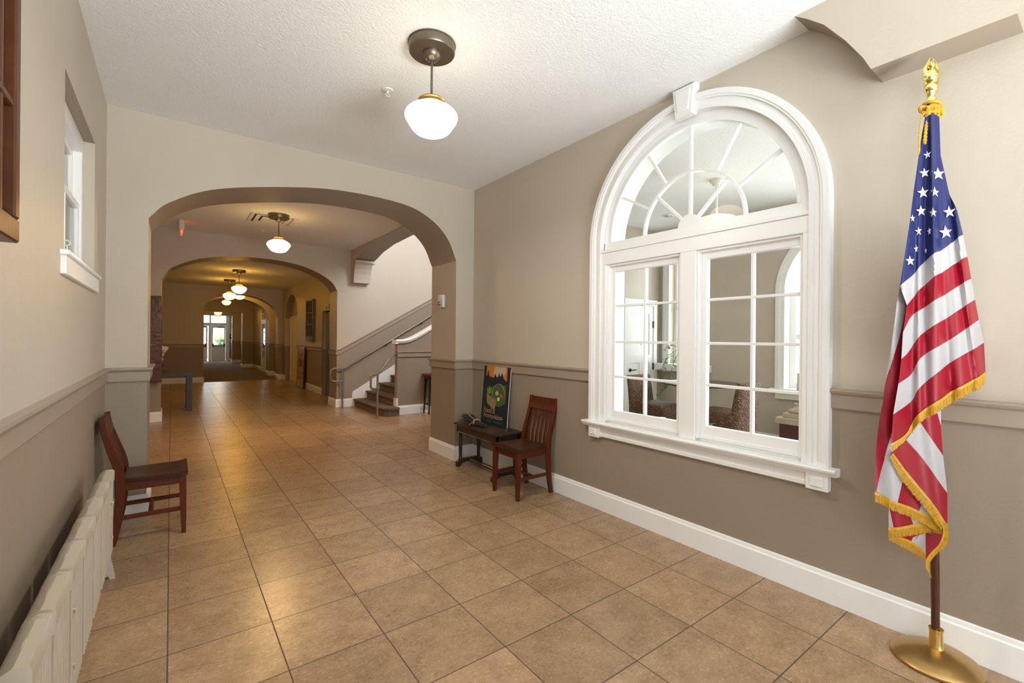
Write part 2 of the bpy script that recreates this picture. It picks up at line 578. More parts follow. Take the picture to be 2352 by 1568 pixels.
def rail(name, *runs):
    b = MB()
    for r in runs: sweep(b, r, RAIL)
    return struct(b.build(name, M['rail'], smooth=25), 'taupe painted chair rail', 'chair rail')

def baseboard(name, *runs):
    b = MB()
    for r in runs: sweep(b, r, BASE)
    return struct(b.build(name, M['base'], smooth=25), 'white painted baseboard', 'baseboard')

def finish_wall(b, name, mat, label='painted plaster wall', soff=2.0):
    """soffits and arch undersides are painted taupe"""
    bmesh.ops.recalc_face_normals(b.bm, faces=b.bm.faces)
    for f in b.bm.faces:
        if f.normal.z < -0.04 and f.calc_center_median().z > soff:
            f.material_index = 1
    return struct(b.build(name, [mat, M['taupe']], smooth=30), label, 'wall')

XZ = lambda y: None
def fn_xz(u, v, d): return (u, d, v)      # polygon in x-z, extruded along y
def fn_yz(u, v, d): return (d, u, v)      # polygon in y-z, extruded along x
def fn_xy(u, v, d): return (u, v, d)

def arch_wall(name, x0, x1, y0, y1, ztop, arch, mat, label):
    """wall across the hall with an arched opening to the floor; arch = [(x, z)...] from left spring to right spring"""
    A = [(p.x, p.y) for p in spline([(a, c, 0) for a, c in arch], 8)]
    poly = [(x0, 0), (A[0][0], 0)] + A + [(A[-1][0], 0), (x1, 0), (x1, ztop), (x0, ztop)]
    b = MB()
    b.prism(poly, fn_xz, y0, y1)
    return finish_wall(b, name, mat, label)

def rect_hole_wall(b, fn, u0, u1, v0, v1, holes, d0, d1):
    """rectangular wall in (u, v) with rectangular holes sorted along u: built of non-overlapping blocks"""
    cur = u0
    for (a, c, lo, hi) in holes:
        if a > cur: b.prism([(cur, v0), (a, v0), (a, v1), (cur, v1)], fn, d0, d1)
        if lo > v0: b.prism([(a, v0), (c, v0), (c, lo), (a, lo)], fn, d0, d1)
        if hi < v1: b.prism([(a, hi), (c, hi), (c, v1), (a, v1)], fn, d0, d1)
        cur = c
    if cur < u1: b.prism([(cur, v0), (u1, v0), (u1, v1), (cur, v1)], fn, d0, d1)

def slab(name, x0, x1, y0, y1, z0, z1, mat, label, cat):
    b = MB()
    b.box((x0, y0, z0), (x1, y1, z1))
    return struct(b.build(name, mat, smooth=0), label, cat)

# ------------------------------------------------------------------ the setting
XL, XR, YB = -0.403, 2.883, 4.647
slab('floor', -2.0, 3.6, -2.8, 16.75, -0.12, 0.0, M['tile'], 'brown ceramic tile floor laid in a square grid', 'floor')
slab('floor_stairwell', 3.6, 7.2, 4.95, 10.03, -0.12, 0.0, M['tile'], 'brown tile floor beside the stair', 'floor')
slab('floor_office', 3.6, 7.2, -2.8, 4.95, -0.12, 0.0, M['office_floor'], 'carpet floor of the side office', 'floor')
slab('floor_carpet', -2.0, 3.6, 16.75, 30.6, -0.12, 0.004, M['carpet'], 'grey brown carpet of the far corridor', 'floor')
slab('floor_outside', -12, 16, 30.6, 46, -0.2, -0.04, M['outside'], 'pale paving outside the far doors', 'ground')

slab('ceiling', -0.7, XR + 0.1, -2.8, YB + 0.05, 3.175, 3.35, M['ceiling'], 'stippled off-white ceiling of the front hall', 'ceiling')
slab('ceiling_hall', -0.8, 2.945, 5.2, 9.55, 3.19, 3.35, M['ceiling'], 'ceiling of the second hall', 'ceiling')
slab('ceiling_corridor', -1.9, 3.2, 10.0, 16.8, 2.96, 3.2, M['ceiling'], 'lower ceiling of the elevator corridor', 'ceiling')
slab('ceiling_far', -1.9, 3.2, 17.15, 23.75, 3.19, 3.4, M['ceiling'], 'ceiling of the far corridor', 'ceiling')
slab('ceiling_vestibule', -1.9, 3.6, 23.9, 30.6, 2.96, 3.2, M['ceiling'], 'ceiling of the far vestibule', 'ceiling')
slab('ceiling_office', XR + 0.1, 7.2, -2.8, 4.7, 3.19, 3.35, M['ceiling'], 'stippled ceiling of the side office', 'ceiling')
slab('ceiling_stairwell', 2.9, 7.2, 4.9, 10.05, 6.0, 6.2, M['ceiling'], 'ceiling of the stairwell', 'ceiling')

# left wall with its window recess
b = MB()
WL0, WL1, WLB, WLT = 2.955, 3.995, 1.80, 2.655
rect_hole_wall(b, fn_yz, -2.8, YB + 0.2, 0, 3.25, [(-2.35, -0.35, 0.85, 2.75), (WL0, WL1, WLB, WLT)], -0.66, XL)
finish_wall(b, 'wall_left', M['wall'], 'left hall wall in beige over taupe plaster')

# right wall with the big arched window opening
WC, WZS, WRO = 1.84, 2.21, 0.82
b = MB()
y0, y1 = WC - WRO, WC + WRO
arcL = [(WC + WRO * math.cos(a), WZS + WRO * math.sin(a)) for a in [PI / 2 * k / 20 for k in range(21)]]
arcR = [(WC - WRO * math.cos(a), WZS + WRO * math.sin(a)) for a in [PI / 2 * k / 20 for k in range(21)]]
b.prism([(YB + 0.2, 0), (YB + 0.2, 3.25), (WC, 3.25)] + list(reversed(arcL)) + [(y1, 0.72), (WC, 0.72), (WC, 0)], fn_yz, XR, XR + 0.19)
b.prism([(-2.8, 0), (WC, 0), (WC, 0.72), (y0, 0.72)] + arcR + [(WC, 3.25), (-2.8, 3.25)], fn_yz, XR, XR + 0.19)
struct(b.build('wall_right', [M['wall'], M['taupe']], smooth=0), 'right hall wall in beige over taupe plaster', 'wall')

# unseen wall behind the camera, glazed entrance added to let light in
b = MB()
rect_hole_wall(b, fn_xz, -0.7, XR + 0.2, 0, 3.25, [(0.15, 2.5, 0, 2.75)], -2.8, -2.6)
finish_wall(b, 'wall_front', M['wall'], 'unseen wall behind the camera around the added doors')
dr = empty_struct('added_door_1', 'glazed white doors added unseen behind the camera to let light in', 'door', (0, -2.7, 0))
b = MB()
for x in (0.15, 0.92, 1.29, 1.36, 1.73, 2.44):
    b.box((x, -0.03, 0), (x + 0.06, 0.03, 2.75))
for z in (0.0, 2.1, 2.69):
    b.box((0.15, -0.028, z), (2.5, 0.028, z + 0.06))
b.build('door_frame', M['white'], dr, smooth=0)
b = MB()
b.box((0.2, -0.004, 0.05), (2.45, 0.004, 2.7))
b.build('glass_pane', M['glass'], dr, smooth=0)

# first arch (end wall of the front hall), also the end wall of the office
ARCH1 = [(-0.150, 2.35), (-0.016, 2.498), (0.311, 2.673), (0.928, 2.814), (1.408, 2.868), (1.993, 2.850), (2.311, 2.742), (2.523, 2.560), (2.645, 2.31)]
arch_wall('wall_back', -0.9, 2.95, YB, 5.26, 3.35, ARCH1, M['wall'], 'end wall of the front hall with a wide flattened arch')
b = MB()
rect_hole_wall(b, fn_xz, 2.95, 7.2, 0, 6.1, [(3.3, 5.9, 3.7, 5.4)], YB, 5.26)  # unseen clerestory hole added to let the stair light in
finish_wall(b, 'wall_stairwell', M['wall'], 'wall between office and stairwell')

# soffit box with curved ends over the right wall
b = MB()
prof = [(0.744, 2.732), (0.775, 2.80), (0.85, 2.925), (0.945, 3.055), (1.025, 3.13), (1.09, 3.18), (-0.09, 3.18), (-0.02, 3.13), (0.06, 3.055), (0.155, 2.925), (0.23, 2.80), (0.268, 2.732)]
b.prism(prof, fn_yz, 2.695, XR + 0.02)
finish_wall(b, 'trim_1', M['wall'], 'beige bulkhead with curved ends high on the right wall')

# second hall: left wall, beam with corbel over the stair opening, second arch
slab('wall_hall_left', -0.75, -0.5, 5.2, 9.6, 0, 3.3, M['wall'], 'left wall of the second hall', 'wall')
ARCH2 = [(-0.130, 2.33), (-0.047, 2.493), (0.053, 2.581), (0.378, 2.735), (0.863, 2.831), (1.463, 2.847), (1.95, 2.792), (2.293, 2.679), (2.563, 2.515), (2.678, 2.345)]
arch_wall('wall_second_arch', -1.9, 2.97, 9.5, 10.03, 3.35, ARCH2, M['wall_stair'], 'second arch wall leading to the elevator corridor')
b = MB()
b.prism([(2.97, 0), (7.2, 0), (7.2, 6.1), (2.97, 6.1)], fn_xz, 9.5, 10.03)
b.prism([(2.945, 3.35), (2.97, 3.35), (2.97, 6.1), (2.945, 6.1)], fn_xz, 9.5, 10.03)
finish_wall(b, 'wall_stair', M['wall_stair'], 'bright plaster wall behind the stair', 9)
slab('wall_stair_end', 6.9, 7.2, 4.9, 10.05, 0, 6.1, M['wall'], 'end wall of the stairwell', 'wall')
b = MB()
bp = [(9.5, 2.96), (9.24, 2.97), (9.05, 3.005), (8.75, 3.085), (8.2, 3.155), (7.38, 3.185), (6.56, 3.155), (6.0, 3.085), (5.71, 3.005), (5.52, 2.97), (5.26, 2.96), (5.26, 6.05), (9.5, 6.05)]
b.prism(bp, fn_yz, 2.945, 3.335)
finish_wall(b, 'trim_2', M['wall'], 'arched beam over the opening to the stair')
def corbel(name, yw, s):
    b = MB()
    pr = [(0, 2.52), (0.16, 2.52), (0.165, 2.60), (0.18, 2.70), (0.21, 2.80), (0.25, 2.875), (0.275, 2.905), (0, 2.905)]
    b.prism([(yw + s * u, v) for u, v in pr], fn_yz, 2.955, 3.30)
    b.prism([(yw + s * u, v) for u, v in [(0, 2.905), (0.285, 2.905), (0.30, 2.92), (0.30, 2.965), (0, 2.965)]], fn_yz, 2.945, 3.335)
    struct(b.build(name, M['wall'], smooth=0), 'curved plaster corbel carrying the beam', 'corbel')
corbel('trim_3', 9.5, -1)
corbel('trim_4', 5.26, 1)

# elevator corridor
XC = 2.97
b = MB()
NI0, NI1, NZ = 14.5, 16.3, 2.0
na = [(15.4 + 0.9 * math.cos(a), NZ + 0.70 * math.sin(a)) for a in [PI * k / 20 for k in range(21)]]
rect_hole_wall(b, fn_yz, 10.0, 14.2, 0, 3.2, [(10.55, 11.70, 0, 2.03)], XC, XC + 0.19)
b.prism([(14.2, 0), (NI0, 0)] + list(reversed(na)) + [(NI1, 0), (16.8, 0), (16.8, 3.2), (14.2, 3.2)], fn_yz, XC, XC + 0.19)
finish_wall(b, 'wall_corridor_right', M['wall'], 'right wall of the elevator corridor with an arched niche')
slab('wall_niche', XC + 0.19, XC + 0.35, 10.0, 16.8, 0, 3.2, M['wall'], 'back of the arched niche', 'wall')
slab('wall_corridor_left', -1.9, -1.3, 10.0, 16.8, 0, 3.2, M['wall'], 'left wall of the elevator corridor', 'wall')
ARCH3 = [(0.795, 2.10), (0.83, 2.36), (1.035, 2.575), (1.30, 2.68), (1.62, 2.725), (1.943, 2.716), (2.316, 2.623), (2.647, 2.426), (2.80, 2.20), (2.84, 2.0)]
arch_wall('wall_third_arch', -1.9, 3.3, 16.75, 17.2, 3.4, ARCH3, M['wall'], 'third arch wall at the edge of the carpet')
arch_wall('wall_fourth_arch', -1.9, 3.3, 18.35, 19.0, 3.4, [(x - 0.02, z) for x, z in ARCH3], M['wall'], 'fourth arch wall in the far corridor')
slab('wall_far_left', 0.3, 0.6, 17.1, 23.8, 0, 3.4, M['wall'], 'left wall of the far corridor', 'wall')
slab('wall_far_right', 2.98, 3.3, 17.1, 23.8, 0, 3.4, M['wall'], 'right wall of the far corridor', 'wall')
b = MB()
b.prism([(-1.9, 0), (0.85, 0), (0.85, 2.46), (2.565, 2.46), (2.565, 0), (3.6, 0), (3.6, 3.4), (-1.9, 3.4)], fn_xz, 23.7, 24.1)
finish_wall(b, 'wall_lintel', M['wall'], 'squared opening into the vestibule')
b = MB()
b.prism([(-1.9, 0), (0.95, 0), (0.95, 2.465), (2.57, 2.465), (2.57, 0), (3.6, 0), (3.6, 3.1), (-1.9, 3.1)], fn_xz, 28.0, 28.35)
finish_wall(b, 'wall_vestibule', M['wall'], 'second squared opening by the far doors')
slab('wall_vestibule_left', 0.1, 0.4, 24.0, 30.6, 0, 3.1, M['wall'], 'left wall of the vestibule', 'wall')
slab('wall_vestibule_right', 2.98, 3.3, 24.0, 30.6, 0, 3.1, M['wall'], 'right wall of the vestibule', 'wall')
b = MB()
rect_hole_wall(b, fn_xz, -1.9, 3.6, 0, 3.1, [(0.86, 2.55, 0, 2.64)], 30.35, 30.6)
finish_wall(b, 'wall_end', M['wall'], 'end wall with the glazed double doors')

# office shell
XO = 6.5
b = MB()
rect_hole_wall(b, fn_yz, -2.8, YB + 0.1, 0, 3.3, [(-1.75, -0.25, 0.75, 2.9), (1.11, 2.74, 0.75, 2.95), (3.92, 4.45, 1.04, 2.85)], XO, XO + 0.25)  # first hole is an added, unseen opening for the extra office light
struct(b.build('wall_office', M['wall_plain'], smooth=0), 'far wall of the side office', 'wall')
slab('wall_office_front', XR + 0.19, 7.2, -2.8, -2.6, 0, 3.3, M['wall_plain'], 'near wall of the side office', 'wall')

slab('wall_office_back', XR + 0.19, XO, YB - 0.02, YB, 0, 3.3, M['wall_plain'], 'back wall of the side office', 'wall')
slab('wall_office_side', XR + 0.185, XR + 0.2, -2.8, 0.9, 0, 3.3, M['wall_plain'], 'inner face of the hall wall seen from the office', 'wall')

# chair rails and baseboards (travel keeps the wall face on the left)
rail('trim_5', [(-0.15, 5.26), (-0.15, YB), (XL, YB), (XL, -2.6)])
rail('trim_6', [(XR, -2.6), (XR, 0.955)], [(XR, 2.727), (XR, YB), (2.645, YB), (2.645, 5.26), (2.945, 5.26)])
rail('trim_7', [(5.6, 9.5, 0.563 * 2.88), (2.72, 9.5), (2.678, 9.5), (2.678, 10.03), (XC, 10.03), (XC, 10.52)], [(XC, 11.73), (XC, 14.5)], [(XC, 16.3), (XC, 16.75), (2.84, 16.75), (2.84, 17.2), (2.98, 17.2), (2.98, 18.35), (2.82, 18.35), (2.82, 19.0), (2.98, 19.0), (2.98, 19.82)],
     [(2.98, 21.0), (2.98, 23.7), (2.565, 23.7), (2.565, 24.1), (2.98, 24.1), (2.98, 28.0), (2.57, 28.0), (2.57, 28.35), (2.98, 28.35), (2.98, 30.35), (2.63, 30.35)])
rail('trim_8', [(-0.13, 10.03), (-0.13, 9.5), (-0.5, 9.5), (-0.5, 5.26)], [(0.795, 17.2), (0.795, 16.75), (-1.3, 16.75), (-1.3, 10.03), (-0.13, 10.03)])
baseboard('baseboard_left', [(-0.15, 5.26), (-0.15, YB), (XL, YB), (XL, -2.6)], [(-0.13, 10.03), (-0.13, 9.5), (-0.5, 9.5), (-0.5, 5.26)], [(0.795, 17.2), (0.795, 16.75), (-1.3, 16.75), (-1.3, 10.03), (-0.13, 10.03)])
baseboard('baseboard_right', [(XR, -2.6), (XR, YB), (2.645, YB), (2.645, 5.26), (2.945, 5.26)], [(2.99, 9.5), (2.678, 9.5), (2.678, 10.03), (XC, 10.03), (XC, 10.52)], [(XC, 11.73), (XC, 14.5)],
          [(XC, 16.3), (XC, 16.75), (2.84, 16.75), (2.84, 17.2), (2.98, 17.2), (2.98, 18.35), (2.82, 18.35), (2.82, 19.0), (2.98, 19.0), (2.98, 19.82)],
          [(2.98, 21.0), (2.98, 23.7), (2.565, 23.7), (2.565, 24.1), (2.98, 24.1), (2.98, 28.0), (2.57, 28.0), (2.57, 28.35), (2.98, 28.35), (2.98, 30.35), (2.63, 30.35)])
baseboard('baseboard_office', [(XO, -2.6), (XO, YB - 0.02), (6.25, YB - 0.02)], [(5.5, YB - 0.02), (XR + 0.2, YB - 0.02)])

# ------------------------------------------------------------------ big arched window
def arch_band(b, ro, ri, z0, xa, xb, yc=WC, zs=WZS, n=48):
    """horseshoe of rectangular section: two legs down to z0 and a half circle"""
    def ring(r):
        p = [(yc + r, z0), (yc + r, zs)]
        p += [(yc + r * math.cos(PI * k / n), zs + r * math.sin(PI * k / n)) for k in range(1, n)]
        p += [(yc - r, zs), (yc - r, z0)]
        return p
    O, I = ring(ro), ring(ri)
    rings = [[(xa, *o), (xb, *o), (xb, *i), (xa, *i)] for o, i in zip(O, I)]
    b.loft(rings, True, True)

w1 = empty_struct('window_1', 'large white arched interior window with fan light over two sashes', 'window', (0, 0, 0))
SZ = 0.735
b = MB()
arch_band(b, 0.870, 0.776, SZ, XR + 0.02, 2.858)
arch_band(b, 0.885, 0.835, SZ, XR + 0.01, 2.842)
arch_band(b, 0.878, 0.848, SZ, XR, 2.836)
arch_band(b, 0.800, 0.774, SZ, XR, 2.850)
b.build('casing', M['white'], w1, smooth=25)
b = MB()
arch_band(b, 0.822, 0.712, 0.70, 2.951, 3.085)
b.build('reveal_lining', M['white'], w1, smooth=25)
b = MB()
for (ya, yb) in ((2.565, 2.617), (1.757, 1.878), (1.063, 1.100)):
    b.box((2.862, ya, SZ), (2.96, yb, 2.0295), 0.003)
b.box((2.8625, 1.063, 2.030), (2.96, 2.617, 2.127), 0.003)
b.box((2.856, 1.063, 2.128), (2.96, 2.617, 2.150), 0.003)
b.build('mullion', M['white'], w1, smooth=0)
# keystone
b = MB()
def ks(s, x, zt, zb, wt, wb):
    return [(x, WC + 0.0 - wb, zb), (x, WC + 0.0 + wb, zb), (x, WC + wt, zt), (x, WC - wt, zt)]
b.loft([ks(0, XR, 3.17, 2.965, 0.088, 0.066), ks(0, 2.835, 3.17, 2.965, 0.088, 0.066), ks(0, 2.822, 3.160, 2.975, 0.080, 0.059)])
b.loft([ks(0, 2.826, 3.140, 2.995, 0.060, 0.043), ks(0, 2.816, 3.134, 3.001, 0.054, 0.038)])
b.build('keystone', M['white'], w1, smooth=0)
# sill, apron, plinth blocks
b = MB()
sp = [(0.0, 0.0), (-0.070, 0.0), (-0.078, -0.008), (-0.074, -0.020), (-0.055, -0.030), (-0.052, -0.042), (0.0, -0.042)]
b.prism([(XR + u, SZ + v) for u, v in sp], lambda u, v, d: (u, d, v), 0.915, 2.775)
b.box((2.90, 1.06, SZ - 0.02), (2.99, 2.62, SZ + 0.02), 0.003)
b.build('sill', M['white'], w1, smooth=0)
b = MB()
b.box((2.865, 1.05, 0.612), (XR + 0.01, 2.62, SZ - 0.04), 0.002)
b.box((2.858, 1.05, 0.612), (XR + 0.01, 2.62, 0.640), 0.004)
b.build('apron', M['white'], w1, smooth=0)
for ya, yb in ((0.958, 1.068), (2.612, 2.722)):
    b = MB()
    b.box((2.840, ya, 0.602), (XR + 0.01, yb, SZ - 0.04), 0.003)
    b.box((2.832, ya + 0.022, 0.622), (2.842, yb - 0.022, SZ - 0.062), 0.004)
    b.build('plinth_block', M['white'], w1, smooth=0)
# fan light
ft = 0.007
b = MB()
FB = 2.217
def fan_ring(b, ro, ri, xa, xb, a0=0, a1=PI, n=40):
    rings = []
    for k in range(n + 1):
        a = a0 + (a1 - a0) * k / n
        c, s_ = math.cos(a), math.sin(a)
        rings.append([(xa, WC + ro * c, FB + ro * s_), (xb, WC + ro * c, FB + ro * s_), (xb, WC + ri * c, FB + ri * s_), (xa, WC + ri * c, FB + ri * s_)])
    b.loft(rings, True, True)
fan_ring(b, 0.785, 0.700, 2.905, 2.95)
fan_ring(b, 0.715, 0.697, 2.897, 2.95)
b.box((2.900, 1.07, 2.148), (2.95, 2.61, FB), 0.002)
b.build('fan_frame', M['white'], w1, smooth=25)
b = MB()
fan_ring(b, 0.395, 0.378, 2.912, 2.945, n=32)
def spoke(b, ang, r0, r1, w=0.0085):
    c, s_ = math.cos(ang), math.sin(ang)
    py, pz = -s_ * w, c * w
    ring = lambda r: [(2.9135, WC + r * c + py, FB + r * s_ + pz), (2.9435, WC + r * c + py, FB + r * s_ + pz), (2.9435, WC + r * c - py, FB + r * s_ - pz), (2.9135, WC + r * c - py, FB + r * s_ - pz)]
    b.loft([ring(r0), ring(r1)])
for d in (30, 60, 90, 120, 150): spoke(b, math.radians(d), 0.385, 0.71)
for d in (45, 90, 135): spoke(b, math.radians(d), 0.05, 0.39)
fan_ring(b, 0.085, 0.0005, 2.906, 2.945, n=20)
b.build('fan_muntin', M['white'], w1, smooth=25)
b = MB()
gp = [(WC + 0.71 * math.cos(PI * k / 40), FB + 0.71 * math.sin(PI * k / 40)) for k in range(41)]
b.prism(gp, fn_yz, 2.927, 2.931)
b.build('fan_glass', M['glass'], w1, smooth=0)
# the two sashes
for (oa, ob, ga, gb, gm) in ((1.878, 2.565, 1.925, 2.497, 2.212), (1.100, 1.757, 1.108, 1.702, 1.402)):
    b = MB()
    b.box((2.905, oa, 0.770), (2.95, ga, 2.03), 0.002)
    b.box((2.905, gb, 0.770), (2.95, ob, 2.03), 0.002)
    b.box((2.905, ga, 0.770), (2.95, gb, 0.838), 0.002)
    b.box((2.905, ga, 1.968), (2.95, gb, 2.03), 0.002)
    b.box((2.895, oa, 0.752), (2.915, ob, 0.776), 0.002)
    sash = b.build('sash', M['white'], w1, smooth=0)
    b = MB()
    b.box((2.912, gm - 0.009, 0.838), (2.945, gm + 0.009, 1.968), 0.002)
    for z in (1.115, 1.398, 1.692):
        b.box((2.913, ga, z - 0.009), (2.944, gb, z + 0.009), 0.002)
    b.build('muntin', M['white'], sash, smooth=0)
    b = MB()
    b.box((2.927, ga - 0.004, 0.834), (2.931, gb + 0.004, 1.972))
    b.build('glass_pane', M['glass'], sash, smooth=0)
    # stepped jamb stops round the opening
    b = MB()
    for yy in (oa, ob):
        s_ = 1 if yy == oa else -1
        b.box((2.878, min(yy, yy + s_ * 0.018), 0.752), (2.91, max(yy, yy + s_ * 0.018), 2.03), 0.002)
    b.box((2.8785, oa + 0.019, 2.014), (2.91, ob - 0.019, 2.0295), 0.002)
    b.build('stop_bead', M['white'], w1, smooth=0)

# ------------------------------------------------------------------ left window in its recess
w2 = empty_struct('window_2', 'small white sash window recessed in the left wall', 'window', (0, 0, 0))
b = MB()
XW = -0.487
b.box((XW - 0.05, WL0, WLB), (XW + 0.03, WL0 + 0.06, WLT), 0.003)
b.box((XW - 0.05, WL1 - 0.06, WLB), (XW + 0.03, WL1, WLT), 0.003)
b.box((XW - 0.05, WL0 + 0.06, WLT - 0.09), (XW + 0.03, WL1 - 0.06, WLT), 0.003)
b.box((XW - 0.05, WL0 + 0.06, WLB), (XW + 0.03, WL1 - 0.06, WLB + 0.05), 0.003)
b.build('window_frame', M['white'], w2, smooth=0)
for (za, zb, x, xo) in ((WLB + 0.05, 2.24, XW, 0.015), (2.20, WLT - 0.09, XW - 0.03, 0.0)):
    b = MB()
    for (p, q) in (((WL0 + 0.06, za), (WL0 + 0.10, zb)), ((WL1 - 0.10, za), (WL1 - 0.06, zb)), ((WL0 + 0.10, za), (WL1 - 0.10, za + 0.045)), ((WL0 + 0.10, zb - 0.04), (WL1 - 0.10, zb)), (((WL0 + WL1) / 2 - 0.01, za + 0.045), ((WL0 + WL1) / 2 + 0.01, zb - 0.04))):
        b.box((x - 0.018, p[0], p[1]), (x + 0.018, q[0], q[1]), 0.002)
    s_ = b.build('sash', M['white'], w2, smooth=0)
    b = MB()
    b.box((x - 0.002, WL0 + 0.08, za + 0.02), (x + 0.002, WL1 - 0.08, zb - 0.02))
    b.build('glass_pane', M['glass'], s_, smooth=0)
b = MB()
b.box((XW - 0.075, WL0 - 0.02, WLB - 0.02), (XW - 0.07, WL1 + 0.02, WLT + 0.02))
b.build('roller_blind', M['blind'], w2, smooth=0)
b = MB()
b.box((-0.50, WL0 - 0.09, WLB - 0.018), (-0.372, WL1 + 0.075, WLB + 0.006), 0.006, seg=2)
b.box((XL - 0.01, WL0 - 0.075, WLB - 0.105), (-0.384, WL1 + 0.06, WLB - 0.018), 0.003)
b.build('sill', M['white'], w2, smooth=30)
b = MB()
b.tube([(-0.40 + 0.012 * math.cos(2 * PI * k / 14), WL0 + 0.055, WLB + 0.055 + 0.012 * math.sin(2 * PI * k / 14)) for k in range(15)], 0.003, 6)
b.tube([(-0.40, WL0 + 0.055, WLB), (-0.40, WL0 + 0.055, WLB + 0.043)], 0.003, 6)
b.build('lift_ring', M['plastic'], w2)

# unseen side window added behind the camera to light the right wall
w5 = empty_struct('added_window_5', 'wide unseen window added in the left wall behind the camera to let light in', 'window', (0, 0, 0))
b = MB()
for y in (-2.35, -1.39, -0.41):
    b.box((-0.58, y, 0.85), (-0.52, y + 0.06, 2.75), 0.003)
for z in (0.85, 1.8, 2.69):
    b.box((-0.575, -2.29, z), (-0.525, -0.41, z + 0.06))
b.build('window_frame', M['white'], w5, smooth=0)
b = MB(); b.box((-0.552, -2.32, 0.88), (-0.548, -0.38, 2.72))
b.build('glass_pane', M['glass'], w5, smooth=0)

# ------------------------------------------------------------------ stair
st = MB()
RS, TR, X0 = 0.1525, 0.263, 3.035
for i in range(13):
    xa = X0 + i * TR
    zt = RS * (i + 1)
    if i == 0: continue
    poly = [(xa - 0.022, 8.09), (6.9, 8.09), (6.9, 9.5), (xa - 0.022, 9.5)]
    st.prism([(xa - 0.024, zt - 0.035), (xa - 0.030, zt - 0.018), (xa - 0.024, zt - 0.002), (xa - 0.014, zt), (xa + TR + 0.06, zt), (xa + TR + 0.06, zt - RS), (xa, zt - RS), (xa, zt - 0.040)], fn_xz, 8.09, 9.485)
# curtail first step wraps the knee wall end
def curt(e):
    return [(3.30, 9.485), (X0 - e, 9.485), (X0 - e, 8.35), (X0 + 0.01 - e, 8.10), (X0 + 0.04 - e, 7.94 - e * 0.5), (3.12, 7.87 - e), (3.22, 7.85 - e), (3.325, 7.86 - e), (3.325, 8.0), (3.30, 8.0)]
st.loft([[(x, y, 0.001) for x, y in curt(0)], [(x, y, 0.112) for x, y in curt(0)], [(x, y, 0.118) for x, y in curt(0.026)], [(x, y, 0.148) for x, y in curt(0.026)], [(x, y, RS) for x, y in curt(0.012)]])
struct(st.build('stairs', M['stair_carpet'], smooth=20), 'carpeted stair with a curved bottom step', 'stairs')
b = MB()
b.prism([(2.985, 0.163), (2.995, 0.295), (5.9, 0.295 + 0.59 * 2.905), (6.8, 2.5), (6.8, 0), (2.985, 0)], fn_xz, 9.486, 9.506)
struct(b.build('trim_9', M['base'], smooth=0), 'white skirt board rising along the stair wall', 'skirt board')
KX, KY0, KY1 = 3.325, 7.975, 8.09
b = MB()
b.prism([(KX, 0), (6.9, 0), (6.9, 1.36 + 0.563 * 3.2), (3.72, 1.40), (3.60, 1.352), (3.50, 1.325), (KX, 1.31)], fn_xz, KY0, KY1)
finish_wall(b, 'wall_knee', paint('knee_wall_paint', slope=(3.2, 5.0)), 'taupe knee wall beside the stair', 9)
capl = [(3.285, 1.312), (3.42, 1.314), (3.53, 1.330), (3.63, 1.366), (3.74, 1.418), (4.1, 1.620), (5.0, 2.127), (6.9, 3.2)]
b = MB()
cs_ = [(-0.030, 0.0), (-0.030, 0.012), (-0.050, 0.030), (-0.050, 0.052), (-0.035, 0.066), (0.15, 0.066), (0.165, 0.052), (0.165, 0.030), (0.145, 0.012), (0.145, 0.0)]
b.loft([[(x, KY0 + u, z + v) for u, v in cs_] for x, z in [(p.x, p.y) for p in spline([(a, c, 0) for a, c in capl], 5)]])
b.box((3.275, KY0 - 0.05, 1.295), (3.32, KY1 + 0.05, 1.318), 0.006)
struct(b.build('trim_10', M['white'], smooth=30), 'white moulded cap on the knee wall', 'stair cap')
rail('trim_11', [(6.9, KY0), (KX, KY0)], )
b = MB()
b.box((KX - 0.02, KY0 - 0.016, 0.15), (KX + 0.012, KY1, 0.30))
struct(b.build('trim_12', M['base'], smooth=0), 'white block at the foot of the knee wall', 'trim')
baseboard('baseboard_stair', [(6.9, KY0), (KX, KY0)])

def handrail(name, label, path, r, post, brackets):
    t = thing(name, label, 'handrail', (post[0], post[1], 0))
    o = Vector((post[0], post[1], 0))
    b = MB()
    b.tube([Vector(p) - o for p in path], r, 10)
    b.build('rail_tube', M['nickel'], t)
    b = MB()
    b.tube([(0, 0, 0.004), (0, 0, post[2])], r * 0.95, 10)
    b.lathe([(0.0, 0.0), (0.042, 0.0), (0.042, 0.006), (0.022, 0.012), (0.02, 0.02)], 16)
    b.build('post', M['nickel'], t)
    for (x, y, z) in brackets:
        b = MB()
        b.tube([Vector((x, y, z - 0.01)) - o, Vector((x, y + 0.02, z - 0.05)) - o, Vector((x, y + 0.075, z - 0.05)) - o], 0.008, 8)
        b.lathe([(0.0, 0.068), (0.035, 0.068), (0.032, 0.078), (0.0, 0.08)], 14, tuple(Vector((x, y, z - 0.05)) - o), 'Y')
        b.build('bracket', M['nickel'], t)
    return t
def loop(xp, y, zt, zb, w, rr):
    """rounded return loop at the foot of a rail, in the x-z plane, drawn from the lower post joint up to the top"""
    pts = [(xp, y, zb), (xp - w + rr, y, zb)]
    pts += [(xp - w + rr - rr * math.sin(a), y, zb + rr - rr * math.cos(a)) for a in [PI / 2 * k / 6 for k in range(1, 7)]]
    pts += [(xp - w, y, zt - rr)]
    pts += [(xp - w + rr - rr * math.cos(a), y, zt - rr + rr * math.sin(a)) for a in [PI / 2 * k / 6 for k in range(1, 7)]]
    return pts
hp = loop(2.772, 9.42, 0.79, 0.53, 0.235, 0.085) + [(2.80, 9.42, 0.79)] + [(2.86, 9.42, 0.81), (2.92, 9.42, 0.845), (5.6, 9.42, 0.845 + 2.68 * 0.595)]
